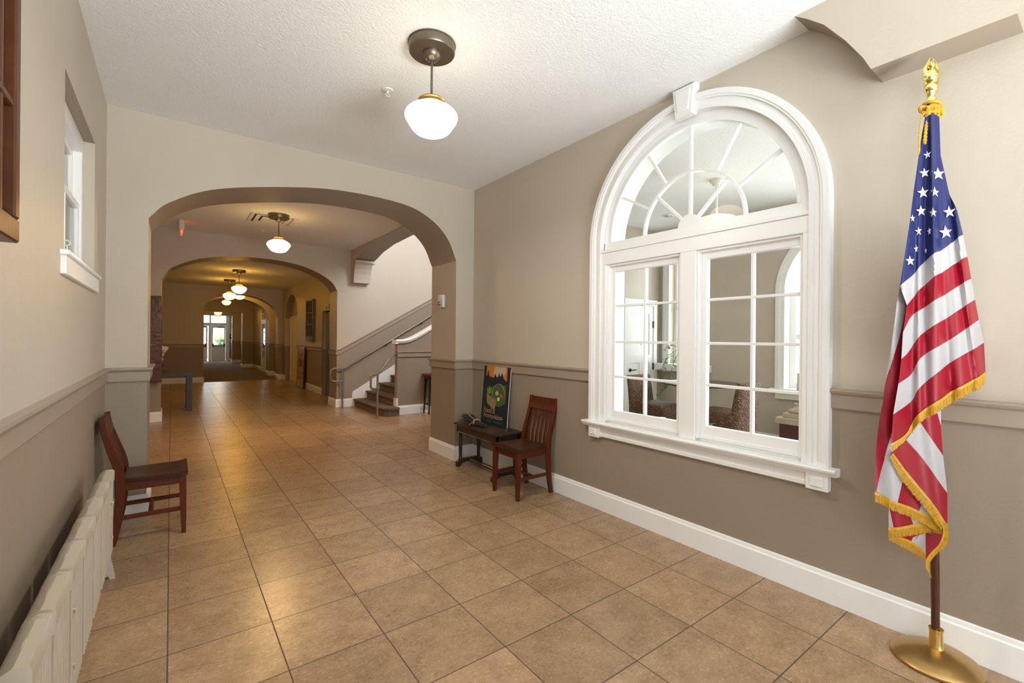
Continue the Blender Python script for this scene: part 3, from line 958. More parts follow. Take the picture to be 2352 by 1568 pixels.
handrail('handrail', 'metal pipe handrail running up the stair wall on brackets', hp, 0.019, (2.772, 9.42, 0.79), [(3.70, 9.42, 1.31), (4.52, 9.42, 1.795)])
hp = loop(2.893, 7.80, 0.77, 0.52, 0.12, 0.05) + [(2.90, 7.80, 0.775), (2.95, 7.815, 0.82), (3.05, 7.86, 0.935), (3.15, 7.92, 1.03), (3.26, 7.985, 1.10), (3.325, 8.03, 1.13)]
handrail('handrail', 'short metal pipe handrail on a floor post joined to the knee wall end', hp, 0.019, (2.893, 7.80, 0.77), [])

# ------------------------------------------------------------------ doors of the corridor
d2 = empty_struct('door_2', 'brushed steel elevator door in a deep frame', 'door', (XC, 11.1, 0))
b = MB()
b.box((-0.012, 0.60, 0), (0.095, 0.645, 2.075), 0.003)
b.box((-0.012, -0.595, 0), (0.095, -0.55, 2.075), 0.003)
b.box((-0.012, -0.55, 2.03), (0.095, 0.60, 2.075), 0.003)
b.build('door_frame', simple('grey_door_frame_paint', (0.16, 0.15, 0.14), 0.4), d2, smooth=0)
for a, c in ((-0.55, 0.022), (0.027, 0.60)):
    b = MB()
    b.box((0.075, a, 0.004), (0.095, c, 2.03), 0.003)
    b.build('door_panel', M['steel'], d2, smooth=0)

def panel_door(root, w, h, t, panels, mat, lights=()):
    """leaf in local x (width) z (height), face toward -y: recessed panels as (x0, z0, x1, z1), glazed lights likewise"""
    b = MB()
    xs = sorted(set([0, w] + [v for p in list(panels) + list(lights) for v in (p[0], p[2])]))
    zs = sorted(set([0, h] + [v for p in list(panels) + list(lights) for v in (p[1], p[3])]))
    for i in range(len(xs) - 1):
        for j in range(len(zs) - 1):
            cx, cz = (xs[i] + xs[i + 1]) / 2, (zs[j] + zs[j + 1]) / 2
            if any(l[0] < cx < l[2] and l[1] < cz < l[3] for l in lights):
                continue
            if any(p[0] < cx < p[2] and p[1] < cz < p[3] for p in panels):
                b.box((xs[i], -t / 2 + 0.012, zs[j]), (xs[i + 1], t / 2 - 0.012, zs[j + 1]))
            else:
                b.box((xs[i], -t / 2, zs[j]), (xs[i + 1], t / 2, zs[j + 1]))
    o = b.build('door_leaf', mat, root, smooth=0)
    for l in lights:
        b = MB()
        b.box((l[0] - 0.004, -0.003, l[1] - 0.004), (l[2] + 0.004, 0.003, l[3] + 0.004))
        b.build('glass_pane', M['glass'], o, smooth=0)
    return o

# white door in the arched niche
d3 = empty_struct('door_3', 'plain white door inside the arched niche', 'door', (XC + 0.165, 16.25, 0))
d3.rotation_euler = (0, 0, -PI / 2)
b = MB()
b.box((-0.02, -0.03, 0), (0.07, 0.02, 2.06), 0.003)
b.box((1.35, -0.03, 0), (1.44, 0.02, 2.06), 0.003)
b.box((0.07, -0.03, 1.98), (1.35, 0.02, 2.06), 0.003)
b.build('casing', M['white'], d3, smooth=0)
b = MB()
b.box((0.07, -0.012, 0.005), (1.35, 0.02, 1.98))
b.build('door_leaf', M['white'], d3, smooth=0)

# glazed white door with transom on the right of the far corridor
d4 = empty_struct('door_4', 'white glazed door with a transom in the far corridor', 'door', (2.955, 20.95, 0))
d4.rotation_euler = (0, 0, -PI / 2)
b = MB()
for x in (0.0, 1.05):
    b.box((x, -0.03, 0), (x + 0.08, 0.03, 2.62), 0.003)
for z in (2.02, 2.56):
    b.box((0.08, -0.03, z), (1.05, 0.03, z + 0.06), 0.003)
b.box((0.08, -0.02, 2.30), (1.05, 0.02, 2.325))
b.box((0.55, -0.02, 2.08), (0.575, 0.02, 2.56))
b.build('casing', M['white'], d4, smooth=0)
rows = [(0.55 + i * 0.345, 0.55 + i * 0.345 + 0.315) for i in range(4)]
leaf = panel_door(d4, 1.0, 2.02, 0.045, [(0.13, 0.16, 0.48, 0.45), (0.52, 0.16, 0.87, 0.45)], M['white'], [(0.13, a, 0.87, c) for a, c in rows])
leaf.location = (0.065, 0, 0.004)
b = MB()
b.tube([(0.06, -0.02, 0.98), (0.06, -0.07, 0.98), (0.15, -0.07, 0.98)], 0.009, 8)
b.build('door_handle', M['black'], leaf)

# far double doors
d5 = empty_struct('door_5', 'white glazed double doors with a transom at the far end', 'door', (0, 30.42, 0))
b = MB()
for x0, x1 in ((0.86, 0.93), (1.665, 1.79), (2.48, 2.55)):
    b.box((x0, -0.05, 0), (x1, 0.06, 1.96), 0.003)
b.box((0.86, -0.06, 1.96), (2.55, 0.06, 2.14), 0.003)
b.box((0.86, -0.06, 2.56), (2.55, 0.06, 2.64), 0.003)
for x0, x1 in ((0.86, 0.93), (1.70, 1.78), (2.48, 2.55)):
    b.box((x0, -0.05, 2.14), (x1, 0.05, 2.56), 0.003)
b.box((0.76, -0.095, 0), (0.87, -0.065, 2.72), 0.003)
b.box((2.54, -0.095, 0), (2.65, -0.065, 2.72), 0.003)
b.build('casing', M['white'], d5, smooth=0)
b = MB()
b.box((0.9, -0.003, 2.13), (2.5, 0.003, 2.57))
b.build('transom_glass', M['glass'], d5, smooth=0)
for x0 in (0.935, 1.795):
    lf = panel_door(d5, 0.68, 1.95, 0.045, [(0.07, 0.12, 0.32, 0.80), (0.36, 0.12, 0.61, 0.80)], M['white'], [(0.07, 0.90, 0.61, 1.86)])
    lf.location = (x0, 0, 0.006)
    b = MB()
    b.box((0.06, -0.075, 0.83), (0.62, -0.045, 0.87), 0.004)
    for x in (0.05, 0.57):
        b.box((x, -0.08, 0.80), (x + 0.06, -0.02, 0.98), 0.006)
    b.build('panic_bar', M['black'], lf, smooth=0)
    b = MB()
    b.box((0.30, -0.075, 1.885), (0.62, -0.025, 1.925), 0.004)
    b.box((0.20, -0.05, 1.925), (0.55, -0.035, 1.935))
    b.build('door_closer', M['black'], lf, smooth=0)

# hedge outside the far doors
b = MB()
for i in range(26):
    b.ball((2.6 + random.uniform(-0.9, 1.4), 37 + random.uniform(-0.6, 0.6), 0.5 + random.uniform(-0.3, 1.5)), random.uniform(0.3, 0.6), 8)
tag(b.build('bush', M['hedge'], loc=(0, 0, 0)), 'green bush outdoors beyond the far glazed doors', 'bush')

# ------------------------------------------------------------------ pendant lamps
def make_lamp(loc, label):
    t = thing('pendant_lamp', label, 'lamp', loc, 0, 'schoolhouse pendant lamps down the halls')
    b = MB()
    b.lathe([(0.0, 0.0), (0.140, 0.0), (0.142, -0.006), (0.137, -0.010), (0.137, -0.048), (0.132, -0.056), (0.0, -0.056)], 48)
    b.build('canopy', M['bronze'], t)
    canopy = t.children[-1] if False else [x for x in bpy.data.objects if x.parent == t][-1]
    b = MB()
    b.lathe([(0.054, -0.056), (0.054, -0.062), (0.050, -0.074), (0.040, -0.088), (0.024, -0.098), (0.010, -0.102), (0.0, -0.102)], 32)
    for a in (0.6, 2.7, 4.8):
        b.ball((0.033 * math.cos(a), 0.033 * math.sin(a), -0.094), 0.005, 8)
    b.build('canopy_dome', M['bronze'], canopy)
    b = MB()
    b.tube([(0, 0, -0.095), (0, 0, -0.330)], 0.0072, 12)
    b.build('stem', M['bronze'], t)
    b = MB()
    b.lathe([(0.0, -0.318), (0.028, -0.322), (0.060, -0.330), (0.076, -0.336), (0.080, -0.342), (0.076, -0.348), (0.078, -0.354), (0.083, -0.360), (0.083, -0.367), (0.078, -0.374), (0.0, -0.374)], 40)
    b.build('fitter', M['brass'], t)
    b = MB()
    pr = [(0.074, -0.366), (0.080, -0.371), (0.102, -0.380), (0.128, -0.394), (0.147, -0.411), (0.1555, -0.427), (0.156, -0.440), (0.149, -0.458), (0.136, -0.478), (0.123, -0.499), (0.110, -0.516), (0.094, -0.529), (0.072, -0.539), (0.046, -0.546), (0.020, -0.549), (0.0, -0.5495)]
    b.lathe(pr, 48)
    sh = b.build('shade', M['lamp_glass'], t, smooth=60)
    sh['label'] = 'glowing white opal glass shade'
    return t
lamp = make_lamp((1.24, 2.492, 3.175), 'nearest and largest lit pendant lamp hanging in the front hall')
LAMPS = [((1.25, 7.40, 3.19), 'lit pendant lamp in front of the ceiling vent, just inside the first arch'),
         ((1.27, 12.42, 2.96), 'lit pendant lamp highest and nearest of the cluster seen through the second arch'),
         ((1.276, 14.675, 2.96), 'lit pendant lamp lower left of the cluster with its canopy showing'),
         ((1.83, 17.75, 3.19), 'lit pendant lamp lower right of the far cluster, canopy hidden by the third arch'),
         ((1.75, 21.3, 3.19), 'lowest lit pendant lamp of the far cluster, beyond the fourth arch'),
         ((1.80, 26.0, 2.96), 'farthest pendant lamp, half hidden in the bright vestibule by the end doors')]
AMBER = [x for x in bpy.data.objects if x.parent == lamp and x.name.startswith('shade')][0].data.copy()
AMBER.materials[0] = M['lamp_glass_far']
for loc, lab in LAMPS:
    o = copy_tree(lamp)
    o.location = loc
    o['label'] = lab
    if loc[1] > 9:
        for ch in [x for x in bpy.data.objects if x.parent == o and x.name.startswith('shade')]:
            ch.data = AMBER

near = [x for x in bpy.data.objects if x.parent == lamp and x.name.startswith('shade')][0]
near.data = near.data.copy()
near.data.materials[0] = M['lamp_glass_near']

# unseen fill disks added just below the two nearest closed shades, facing down
for par, loc, pw, col in ((lamp, (1.24, 2.492, 2.618), 22, (1.0, 0.93, 0.82)), (None, (1.25, 7.40, 2.633), 34, (1.0, 0.62, 0.25))):
    d = bpy.data.lights.new('bulb_light', 'AREA')
    d.shape = 'DISK'
    d.size = 0.22
    d.energy = pw
    d.color = col
    o = bpy.data.objects.new('bulb_light', d)
    COL.objects.link(o)
    o.location = loc

# the second lamp in the side office: white stem and wide cream shade
t = thing('office_lamp', 'cream shaded pendant lamp hanging in the office behind the arched window', 'lamp', (4.83, 2.72, 3.19))
b = MB()
b.lathe([(0.0, 0.0), (0.075, 0.0), (0.075, -0.02), (0.055, -0.035), (0.035, -0.07), (0.0, -0.075)], 28)
b.build('canopy', M['plastic'], t)
b = MB()
b.tube([(0, 0, -0.07), (0, 0, -0.46)], 0.013, 10)
b.build('stem', M['plastic'], t)
b = MB()
b.lathe([(0.05, -0.39), (0.10, -0.395), (0.19, -0.425), (0.25, -0.47), (0.275, -0.52), (0.27, -0.60), (0.20, -0.66), (0.0, -0.68)], 36)
b.build('shade', M['shade_cream'], t, smooth=60)

def can_light(x, y, z, label):
    t = thing('recessed_light', label, 'light', (x, y, z))
    b = MB()
    b.lathe([(0.055, 0.0), (0.085, 0.0), (0.085, -0.008), (0.06, -0.012), (0.055, -0.006)], 28)
    b.build('trim_ring', M['plastic'], t)
    b = MB()
    b.lathe([(0.0, -0.001), (0.052, -0.001), (0.045, -0.018), (0.0, -0.022)], 24)
    b.build('bulb', M['steel'], t)
can_light(5.66, 3.91, 3.19, 'recessed ceiling light in the office seen through the fan window')

# ------------------------------------------------------------------ ceiling fittings
def sprinkler(x, y, z, label):
    t = thing('sprinkler_head', label, 'sprinkler', (x, y, z))
    b = MB()
    b.lathe([(0.0, 0.0), (0.042, 0.0), (0.040, -0.006), (0.020, -0.010), (0.0, -0.010)], 24)
    b.build('escutcheon', M['plastic'], t)
    b = MB()
    b.tube([(0, 0, -0.008), (0, 0, -0.026)], 0.008, 8)
    b.tube([(0.004, 0, -0.022), (0.016, 0, -0.034), (0.0, 0, -0.052)], 0.0028, 6)
    b.tube([(-0.004, 0, -0.022), (-0.016, 0, -0.034), (0.0, 0, -0.052)], 0.0028, 6)
    b.lathe([(0.0, -0.050), (0.018, -0.051), (0.018, -0.054), (0.0, -0.055)], 14)
    b.build('nozzle', M['plastic'], t)
sprinkler(1.222, 3.148, 3.175, 'small sprinkler head on the ceiling left of the nearest pendant lamp')
sprinkler(1.21, 8.61, 3.19, 'small sprinkler head on the second hall ceiling beyond the vent')

t = thing('ceiling_vent', 'square white ceiling vent with louvres behind the second hall pendant lamp', 'vent', (1.22, 7.77, 3.19))
b = MB()
for k, (ro, ri, z) in enumerate(((0.31, 0.25, 0.0), (0.235, 0.165, -0.004), (0.15, 0.0, -0.008))):
    if ri:
        o = [(-ro, -ro), (ro, -ro), (ro, ro), (-ro, ro)]
        i = [(-ri, -ri), (ri, -ri), (ri, ri), (-ri, ri)]
        b.loft([[(x, y, -0.002 - 0.002 * k) for x, y in o], [(x, y, -0.012 - 0.004 * k) for x, y in o], [(x, y, -0.002 + 0.0 * k) for x, y in i]], True, False)
    else:
        b.box((-ro, -ro, -0.018), (ro, ro, -0.008), 0.004)
b.build('louvre', M['plastic'], t, smooth=0)
b = MB()
b.box((-0.27, -0.27, -0.003), (0.27, 0.27, -0.001))
b.build('duct_opening', M['black'], t, smooth=0)

t = thing('exit_sign', 'exit sign seen edge-on under the second hall ceiling, glowing red below', 'sign', (0.12, 8.78, 3.19))
b = MB()
b.box((-0.03, -0.13, -0.155), (0.03, 0.13, 0.0), 0.004)
b.build('housing', M['plastic'], t, smooth=0)
b = MB()
b.box((-0.012, -0.13, -0.20), (0.012, 0.13, -0.155), 0.003)
b.build('lit_panel', M['exit_red'], t, smooth=0)
b = MB()
b.box((0.0302, -0.10, -0.13), (0.032, 0.10, -0.03))
b.build('face_plate', M['exit_red'], t, smooth=0)

t = thing('exit_sign', 'small amber exit sign hanging before the far bright doors', 'sign', (1.88, 27.4, 2.955))
b = MB()
b.box((-0.14, -0.015, -0.57), (0.14, 0.015, -0.40), 0.004)
b.build('face_plate', M['exit_orange'], t, smooth=0)
b = MB()
b.tube([(0, 0, -0.40), (0, 0, 0)], 0.008, 8)
b.build('stem', M['plastic'], t)

# ------------------------------------------------------------------ fire strobe on the arch jamb
t = thing('fire_strobe', 'white fire alarm strobe on the right jamb of the first arch', 'alarm', (2.645, 4.972, 1.862))
b = MB()
b.box((-0.035, -0.062, -0.075), (0.0, 0.062, 0.075), 0.006, seg=2)
b.box((-0.041, -0.045, 0.02), (-0.034, 0.045, 0.06), 0.002)
b.build('housing', M['plastic'], t, smooth=30)
b = MB()
b.ball((-0.048, 0.0, -0.032), 0.03, 12, (0.75, 1.1, 0.85))
b.build('strobe_lens', simple('clear_strobe_lens', (0.35, 0.33, 0.33), 0.1, 0.6), t)

# ------------------------------------------------------------------ elevator indicator, old sash, leaning board
t = thing('elevator_indicator', 'small square steel floor indicator above the elevator door', 'indicator', (XC, 11.35, 2.115))
b = MB()
b.box((-0.015, -0.19, -0.075), (0.0, 0.19, 0.075), 0.004)
b.build('plate', M['nickel'], t, smooth=0)
b = MB()
b.box((-0.018, -0.09, -0.04), (-0.0145, 0.09, 0.04), 0.002)
b.build('display', M['black'], t, smooth=0)

def old_sash(name, label, loc, rz, w, h, cols, rows, fmat, pmats, fw=0.07, bot=0.10, dep=0.045):
    """old window sash hung on a wall: local x width, z height, face toward -y"""
    t = thing(name, label, 'window sash', loc, rz)
    b = MB()
    b.box((0, -dep, 0), (w, 0, bot), 0.005)
    b.box((0, -dep, h - fw), (w, 0, h), 0.005)
    b.box((0, -dep, bot), (fw, 0, h - fw), 0.005)
    b.box((w - fw, -dep, bot), (w, 0, h - fw), 0.005)
    fr = b.build('frame', fmat, t, smooth=0)
    b = MB()
    iw, ih = w - 2 * fw, h - fw - bot
    for i in range(1, cols):
        x = fw + iw * i / cols
        b.box((x - 0.012, -dep * 0.85, bot), (x + 0.012, -0.004, h - fw), 0.004)
    for j in range(1, rows):
        z = bot + ih * j / rows
        b.box((fw, -dep * 0.9, z - 0.012), (w - fw, -0.004, z + 0.012), 0.004)
    b.build('muntin', fmat, fr, smooth=0)
    k = 0
    for i in range(cols):
        for j in range(rows):
            b = MB()
            x0, z0 = fw + iw * i / cols + 0.01, bot + ih * j / rows + 0.01
            b.box((x0, -0.014, z0), (x0 + iw / cols - 0.02, -0.008, z0 + ih / rows - 0.02))
            b.build('pane', pmats[k % len(pmats)], t, smooth=0)
            k += 1
    return t
old_sash('old_sash', 'grey nine-pane old window sash hung on the corridor wall beside the elevator', (XC - 0.003, 13.20, 1.31), -PI / 2, 0.76, 1.08, 3, 3,
         simple('weathered_grey_wood', (0.15, 0.125, 0.10), 0.5, var=0.25, vscale=12), [M['glass_dark'], M['sash_red'], M['glass_dark']], 0.05, 0.12, 0.07)

# leaning painted board with blocky marks, no readable letters
t = thing('leaning_board', 'tall orange weathered board with dark marks leaning on the corridor wall', 'board', (2.955, 14.22, 0.0), -PI / 2)
tilt = Matrix.Rotation(math.radians(-2.2), 3, 'X')
def lean(b):
    for v in b.bm.verts: v.co = tilt @ v.co
    return b
b = MB(); b.box((0, -0.075, 0), (0.90, -0.045, 1.12), 0.004)
lean(b).build('backing_board', M['dark_wood'], t, smooth=0)
b = MB()
for z0, z1 in ((0.24, 0.40), (0.41, 0.58), (0.59, 0.80), (0.81, 0.94), (0.95, 1.08)):
    b.box((0.06, -0.083, z0), (0.84, -0.074, z1), 0.003)
lean(b).build('slat', M['crate'], t, smooth=0)
b = MB(); b.box((0.06, -0.083, 0.02), (0.84, -0.074, 0.23), 0.003)
lean(b).build('foot_panel', simple('pale_worn_board', (0.36, 0.33, 0.27), 0.5, var=0.4, vscale=6), t, smooth=0)
b = MB()
for x0, z0, x1, z1 in ((0.30, 0.86, 0.62, 0.88), (0.34, 0.89, 0.58, 0.91), (0.26, 0.66, 0.36, 0.78), (0.40, 0.70, 0.50, 0.79), (0.54, 0.64, 0.66, 0.75), (0.36, 0.60, 0.54, 0.66)):
    b.box((x0, -0.0855, z0), (x1, -0.0825, z1))
lean(b).build('painted_mark', M['navy_paint'], t, smooth=0)
for i in range(5):
    b = MB()
    b.box((0.10 + i * 0.15, -0.088, 1.085), (0.18 + i * 0.15, -0.07, 1.125), 0.004)
    lean(b).build('hanger_tab', M['paper'], t, smooth=0)

# notice by the far doors
t = thing('wall_notice', 'small dark notice on the wall right of the far doors', 'notice', (2.74, 30.345, 1.38))
b = MB(); b.box((-0.085, -0.012, -0.13), (0.085, 0.0, 0.13), 0.002)
b.build('board', M['navy_paint'], t, smooth=0)
b = MB(); b.box((-0.04, -0.014, -0.02), (0.07, -0.0115, 0.07))
b.build('paper_sheet', M['paper'], t, smooth=0)

# ------------------------------------------------------------------ plum carved panel on the left pier
t = thing('carved_panel', 'dark plum carved panel hung on the left pier of the second arch', 'panel', (-0.31, 9.458, 0.655))
b = MB()
b.box((-0.165, -0.085, 0), (0.192, 0.002, 1.40), 0.012, seg=2)
b.build('board', M['plum'], t, smooth=30)
b = MB()
for i in range(5):
    z = 0.52 + i * 0.07
    b.tube([(-0.155 + 0.335 * k / 8, -0.0835 + 0.002 * math.sin(i + k), z + 0.022 * math.sin(k * 0.9 + i * 0.7)) for k in range(9)], 0.006, 6)
b.build('carved_relief', M['plum'], t)

# grey table with an orchid behind the pier
t = thing('console_table', 'blunt slate grey table with square legs standing in the elevator corridor', 'table', (-0.45, 10.86, 0))
b = MB(); b.box((-0.78, -0.29, 0.655), (0.78, 0.29, 0.735), 0.004)
b.build('table_top', M['slate'], t, smooth=0)
for x in (-0.78, 0.69):
    for y in (-0.29, 0.20):
        b = MB(); b.box((x, y, 0.0), (x + 0.09, y + 0.09, 0.655), 0.003)
        b.build('leg', M['slate'], t, smooth=0)

t = thing('orchid', 'white orchid in a dark pot on the slate grey table, peeping past the plum panel', 'plant', (-0.205, 10.78, 0.735))
b = MB()
b.lathe([(0.0, 0.0), (0.05, 0.0), (0.068, 0.09), (0.062, 0.09), (0.05, 0.075), (0.0, 0.075)], 20)
b.build('pot', M['black'], t)
b = MB()
def leaf_blade(b, root, tip, width, sag, n=7):
    R, T = Vector(root), Vector(tip)
    d = (T - R); side = d.cross(Vector((0, 0, 1))).normalized()
    rows = []
    for k in range(n):
        s = k / (n - 1)
        c = R + d * s + Vector((0, 0, sag * math.sin(PI * s)))
        w = width * math.sin(PI * min(1, 0.12 + 0.88 * s)) if s < 1 else 0.001
        rows.append([c - side * w, c + Vector((0, 0, -w * 0.35)), c + side * w])
    for r in rows:
        for i in range(3): r[i] = tuple(r[i])
    b.loft(rows, False, False)
for a, l in ((0.1, 0.17), (1.2, 0.16), (2.6, 0.17), (4.0, 0.16), (5.4, 0.15)):
    leaf_blade(b, (0.02 * math.cos(a), 0.02 * math.sin(a), 0.08), (l * math.cos(a), l * math.sin(a), 0.07), 0.028, 0.07)
b.build('leaf', M['leaf_dark'], t)
b = MB()
stem = [(0.01, 0, 0.08), (0.03, 0, 0.22), (0.05, 0, 0.36), (0.09, 0, 0.45), (0.14, 0, 0.44)]
b.tube(spline(stem, 5), 0.004, 6)
b.build('stem', M['leaf'], t)
for (x, z) in ((0.05, 0.24), (0.07, 0.33), (0.10, 0.40), (0.13, 0.44), (0.06, 0.46)):
    b = MB()
    for k in range(5):
        a = 2 * PI * k / 5 + 0.3
        b.ball((x + 0.022 * math.cos(a), -0.012, z + 0.022 * math.sin(a)), 0.019, 8, (1, 0.3, 1))
    b.ball((x, -0.022, z), 0.010, 8)
    b.build('flower', M['petal'], t)

# ------------------------------------------------------------------ oxblood stand by the knee wall
t = thing('plant_stand', 'small oxblood topped stand with black splayed legs against the knee wall', 'stand', (3.99, 7.80, 0))
b = MB()
b.box((-0.20, -0.15, 0.69), (0.20, 0.15, 0.745), 0.02, seg=2)
b.build('top', M['oxblood'], t, smooth=30)
b = MB(); b.box((-0.16, -0.11, 0.645), (0.16, 0.11, 0.69), 0.004)
b.build('apron', M['black'], t, smooth=0)
for sx in (-1, 1):
    for sy in (-1, 1):
        b = MB()
        b.loft([[(sx * 0.135 + u * 0.020, sy * 0.09 + v * 0.020, 0.645) for u, v in ((-1, -1), (1, -1), (1, 1), (-1, 1))], [(sx * 0.150 + u * 0.012, sy * 0.10 + v * 0.012, 0.2) for u, v in ((-1, -1), (1, -1), (1, 1), (-1, 1))], [(sx * 0.16 + u * 0.011, sy * 0.105 + v * 0.011, 0) for u, v in ((-1, -1), (1, -1), (1, 1), (-1, 1))]])
        b.build('leg', M['black'], t, smooth=0)
b = MB()
for sy in (-1, 1): b.box((-0.145, sy * 0.1 - 0.01, 0.16), (0.145, sy * 0.1 + 0.01, 0.18))
for sx in (-1, 1): b.box((sx * 0.15 - 0.01, -0.095, 0.16), (sx * 0.15 + 0.01, 0.095, 0.18))
b.build('stretcher', M['black'], t, smooth=0)

# ------------------------------------------------------------------ school chairs
def post_rings(path, w, t0, yc):
    """curved plank in the x-z plane, w wide along y"""
    P = spline([(x, 0, z) for x, z in path], 6)
    rings = []
    for i, p in enumerate(P):
        a = P[max(0, i - 1)]; c = P[min(len(P) - 1, i + 1)]
        d = (c - a).normalized()
        n = Vector((d.z, 0, -d.x))
        t = t0(i / (len(P) - 1)) if callable(t0) else t0
        q = p + n * t / 2; r = p - n * t / 2
        e = 0.004
        rings.append([(q.x, yc - w / 2 + e, q.z), (q.x, yc + w / 2 - e, q.z), (q.x - n.x * e, yc + w / 2, q.z - n.z * e), (r.x + n.x * e, yc + w / 2, r.z + n.z * e),
                      (r.x, yc + w / 2 - e, r.z), (r.x, yc - w / 2 + e, r.z), (r.x + n.x * e, yc - w / 2, r.z + n.z * e), (q.x - n.x * e, yc - w / 2, q.z - n.z * e)])
    return rings

REAR = [(-0.222, 0.0), (-0.200, 0.13), (-0.186, 0.28), (-0.184, 0.42), (-0.198, 0.53), (-0.238, 0.66), (-0.268, 0.77), (-0.282, 0.862)]
def make_chair(label, loc, rz):
    t = thing('wooden_chair', label, 'chair', loc, rz, 'slat-back wooden school chairs')
    # saddle seat
    b = MB()
    nx, ny = 12, 14
    def sx(i): return -0.172 + 0.362 * i / nx
    def half(i): return 0.178 + 0.022 * (i / nx)
    def top(i, j):
        u, v = i / nx, abs(2 * j / ny - 1)
        dip = 0.012 * math.sin(PI * min(1, u * 1.05)) * (1 - v ** 2) - (0.012 if i == nx else 0) - (0.003 if i == nx - 1 else 0)
        ridge = 0.007 * math.exp(-((v) / 0.16) ** 2) * max(0, u - 0.45) * 1.8
        return 0.447 - dip + ridge - (0.006 if v > 0.98 else 0)
    rings = []
    for i in range(nx + 1):
        x = sx(i)
        tp = [(x, half(i) * (2 * j / ny - 1), top(i, j)) for j in range(ny + 1)]
        bt = [(x, half(i) * (2 * j / ny - 1), 0.415 if i < nx else 0.42) for j in range(ny, -1, -1)]
        rings.append(tp + bt)
    b.loft(rings, True, True)
    b.build('seat', M['chair_seat'], t, smooth=40)
    for s in (-1, 1):
        b = MB()
        y = s * 0.168
        def sq(x, yy, z, h): return [(x - h, yy - h, z), (x + h, yy - h, z), (x + h, yy + h, z), (x - h, yy + h, z)]
        b.loft([sq(0.160, y, 0.416, 0.020), sq(0.162, y, 0.30, 0.020), sq(0.166, y * 1.02, 0.10, 0.016), sq(0.168, y * 1.03, 0.0, 0.013)])
        b.build('front_leg', M['chair'], t, smooth=0)
        b = MB()
        b.loft(post_rings(REAR, 0.030, lambda u: 0.036 + 0.020 * math.sin(PI * min(1, u * 1.15)) - 0.006 * u, s * 0.176))
        b.build('back_post', M['chair'], t, smooth=30)
        b = MB()
        b.box((-0.185, s * 0.168 - 0.010, 0.163), (0.150, s * 0.168 + 0.010, 0.193), 0.004)
        b.build('side_stretcher', M['chair'], t, smooth=0)
        b = MB()
        b.box((-0.185, s * 0.165 - 0.010, 0.358), (0.150, s * 0.165 + 0.010, 0.416), 0.003)
        b.build('apron', M['chair'], t, smooth=0)
    b = MB(); b.box((-0.035, -0.16, 0.168), (-0.008, 0.16, 0.190), 0.004)
    b.build('cross_stretcher', M['chair'], t, smooth=0)
    b = MB(); b.box((0.145, -0.150, 0.358), (0.165, 0.150, 0.416), 0.003)
    b.build('apron', M['chair'], t, smooth=0)
    b = MB(); b.box((-0.195, -0.160, 0.358), (-0.175, 0.160, 0.416), 0.003)
    b.build('apron', M['chair'], t, smooth=0)
    # crest rail
    b = MB()
    b.loft(post_rings([(-0.252, 0.742), (-0.272, 0.80), (-0.281, 0.858)], 0.326, 0.024, 0))
    b.build('crest_rail', M['chair'], t, smooth=30)
    SL = [(-0.186, 0.44), (-0.196, 0.53), (-0.232, 0.66), (-0.260, 0.752)]
    for k in range(5):
        b = MB()
        b.loft(post_rings(SL, 0.030, 0.012, -0.114 + 0.057 * k))
        b.build('slat', M['chair'], t, smooth=30)
    return t
make_chair('dark red wooden slat-back chair beside the radiator, facing right', (-0.085, 4.235, 0), 0.0)
make_chair('dark red wooden slat-back chair beside the library table, back to the right wall', (2.600, 3.345, 0), PI + 0.02)

# ------------------------------------------------------------------ little library table
TX, TY = 2.705, 4.07
t = thing('library_table', 'low dark walnut trestle table with turned legs under the poster', 'table', (TX, TY, 0))
b = MB()
b.box((-0.165, -0.425, 0.455), (0.165, 0.425, 0.478), 0.007, seg=2)
b.build('table_top', M['dark_wood'], t, smooth=30)
b = MB()
for x in (-0.14, 0.122): b.box((x, -0.395, 0.375), (x + 0.018, 0.395, 0.456), 0.002)
for y in (-0.395, 0.377): b.box((-0.14, y, 0.375), (0.14, y + 0.018, 0.456), 0.002)
for x in (-0.146, 0.122): b.box((x, -0.40, 0.372), (x + 0.024, 0.40, 0.384), 0.003)
for y in (-0.40, 0.376): b.box((-0.146, y, 0.372), (0.146, y + 0.024, 0.384), 0.003)
b.build('apron', M['dark_wood'], t, smooth=0)
LP = [(0.0, 0.375), (0.020, 0.375), (0.022, 0.366), (0.014, 0.358), (0.020, 0.350), (0.016, 0.342), (0.019, 0.325), (0.021, 0.22), (0.018, 0.125), (0.015, 0.115), (0.022, 0.105), (0.016, 0.096), (0.022, 0.086), (0.022, 0.075), (0.0, 0.075)]
for x in (-0.118, 0.118):
    for y in (-0.345, 0.345):
        b = MB(); b.lathe(LP, 18, (x, y, 0))
        b.build('leg', M['dark_wood'], t, smooth=50)
for y in (-0.345, 0.345):
    b = MB()
    b.prism([(-0.165, 0.0), (-0.165, 0.050), (-0.145, 0.066), (-0.115, 0.072), (-0.09, 0.082), (0.09, 0.082), (0.115, 0.072), (0.145, 0.066), (0.165, 0.050), (0.165, 0.0), (0.13, 0.0), (0.11, 0.028), (0.06, 0.045), (-0.06, 0.045), (-0.11, 0.028), (-0.13, 0.0)], fn_xz, y - 0.022, y + 0.022)
    b.build('trestle_foot', M['dark_wood'], t, smooth=0)
b = MB(); b.box((-0.020, -0.335, 0.046), (0.020, 0.335, 0.070), 0.005)
b.build('stretcher', M['dark_wood'], t, smooth=0)
for x in (-0.118, 0.118):
    b = MB(); b.lathe([(0.0, 0.374), (0.018, 0.374), (0.018, 0.364), (0.008, 0.357), (0.013, 0.350), (0.0, 0.340)], 14, (x, -0.388, 0))
    b.build('drop_finial', M['dark_wood'], t)

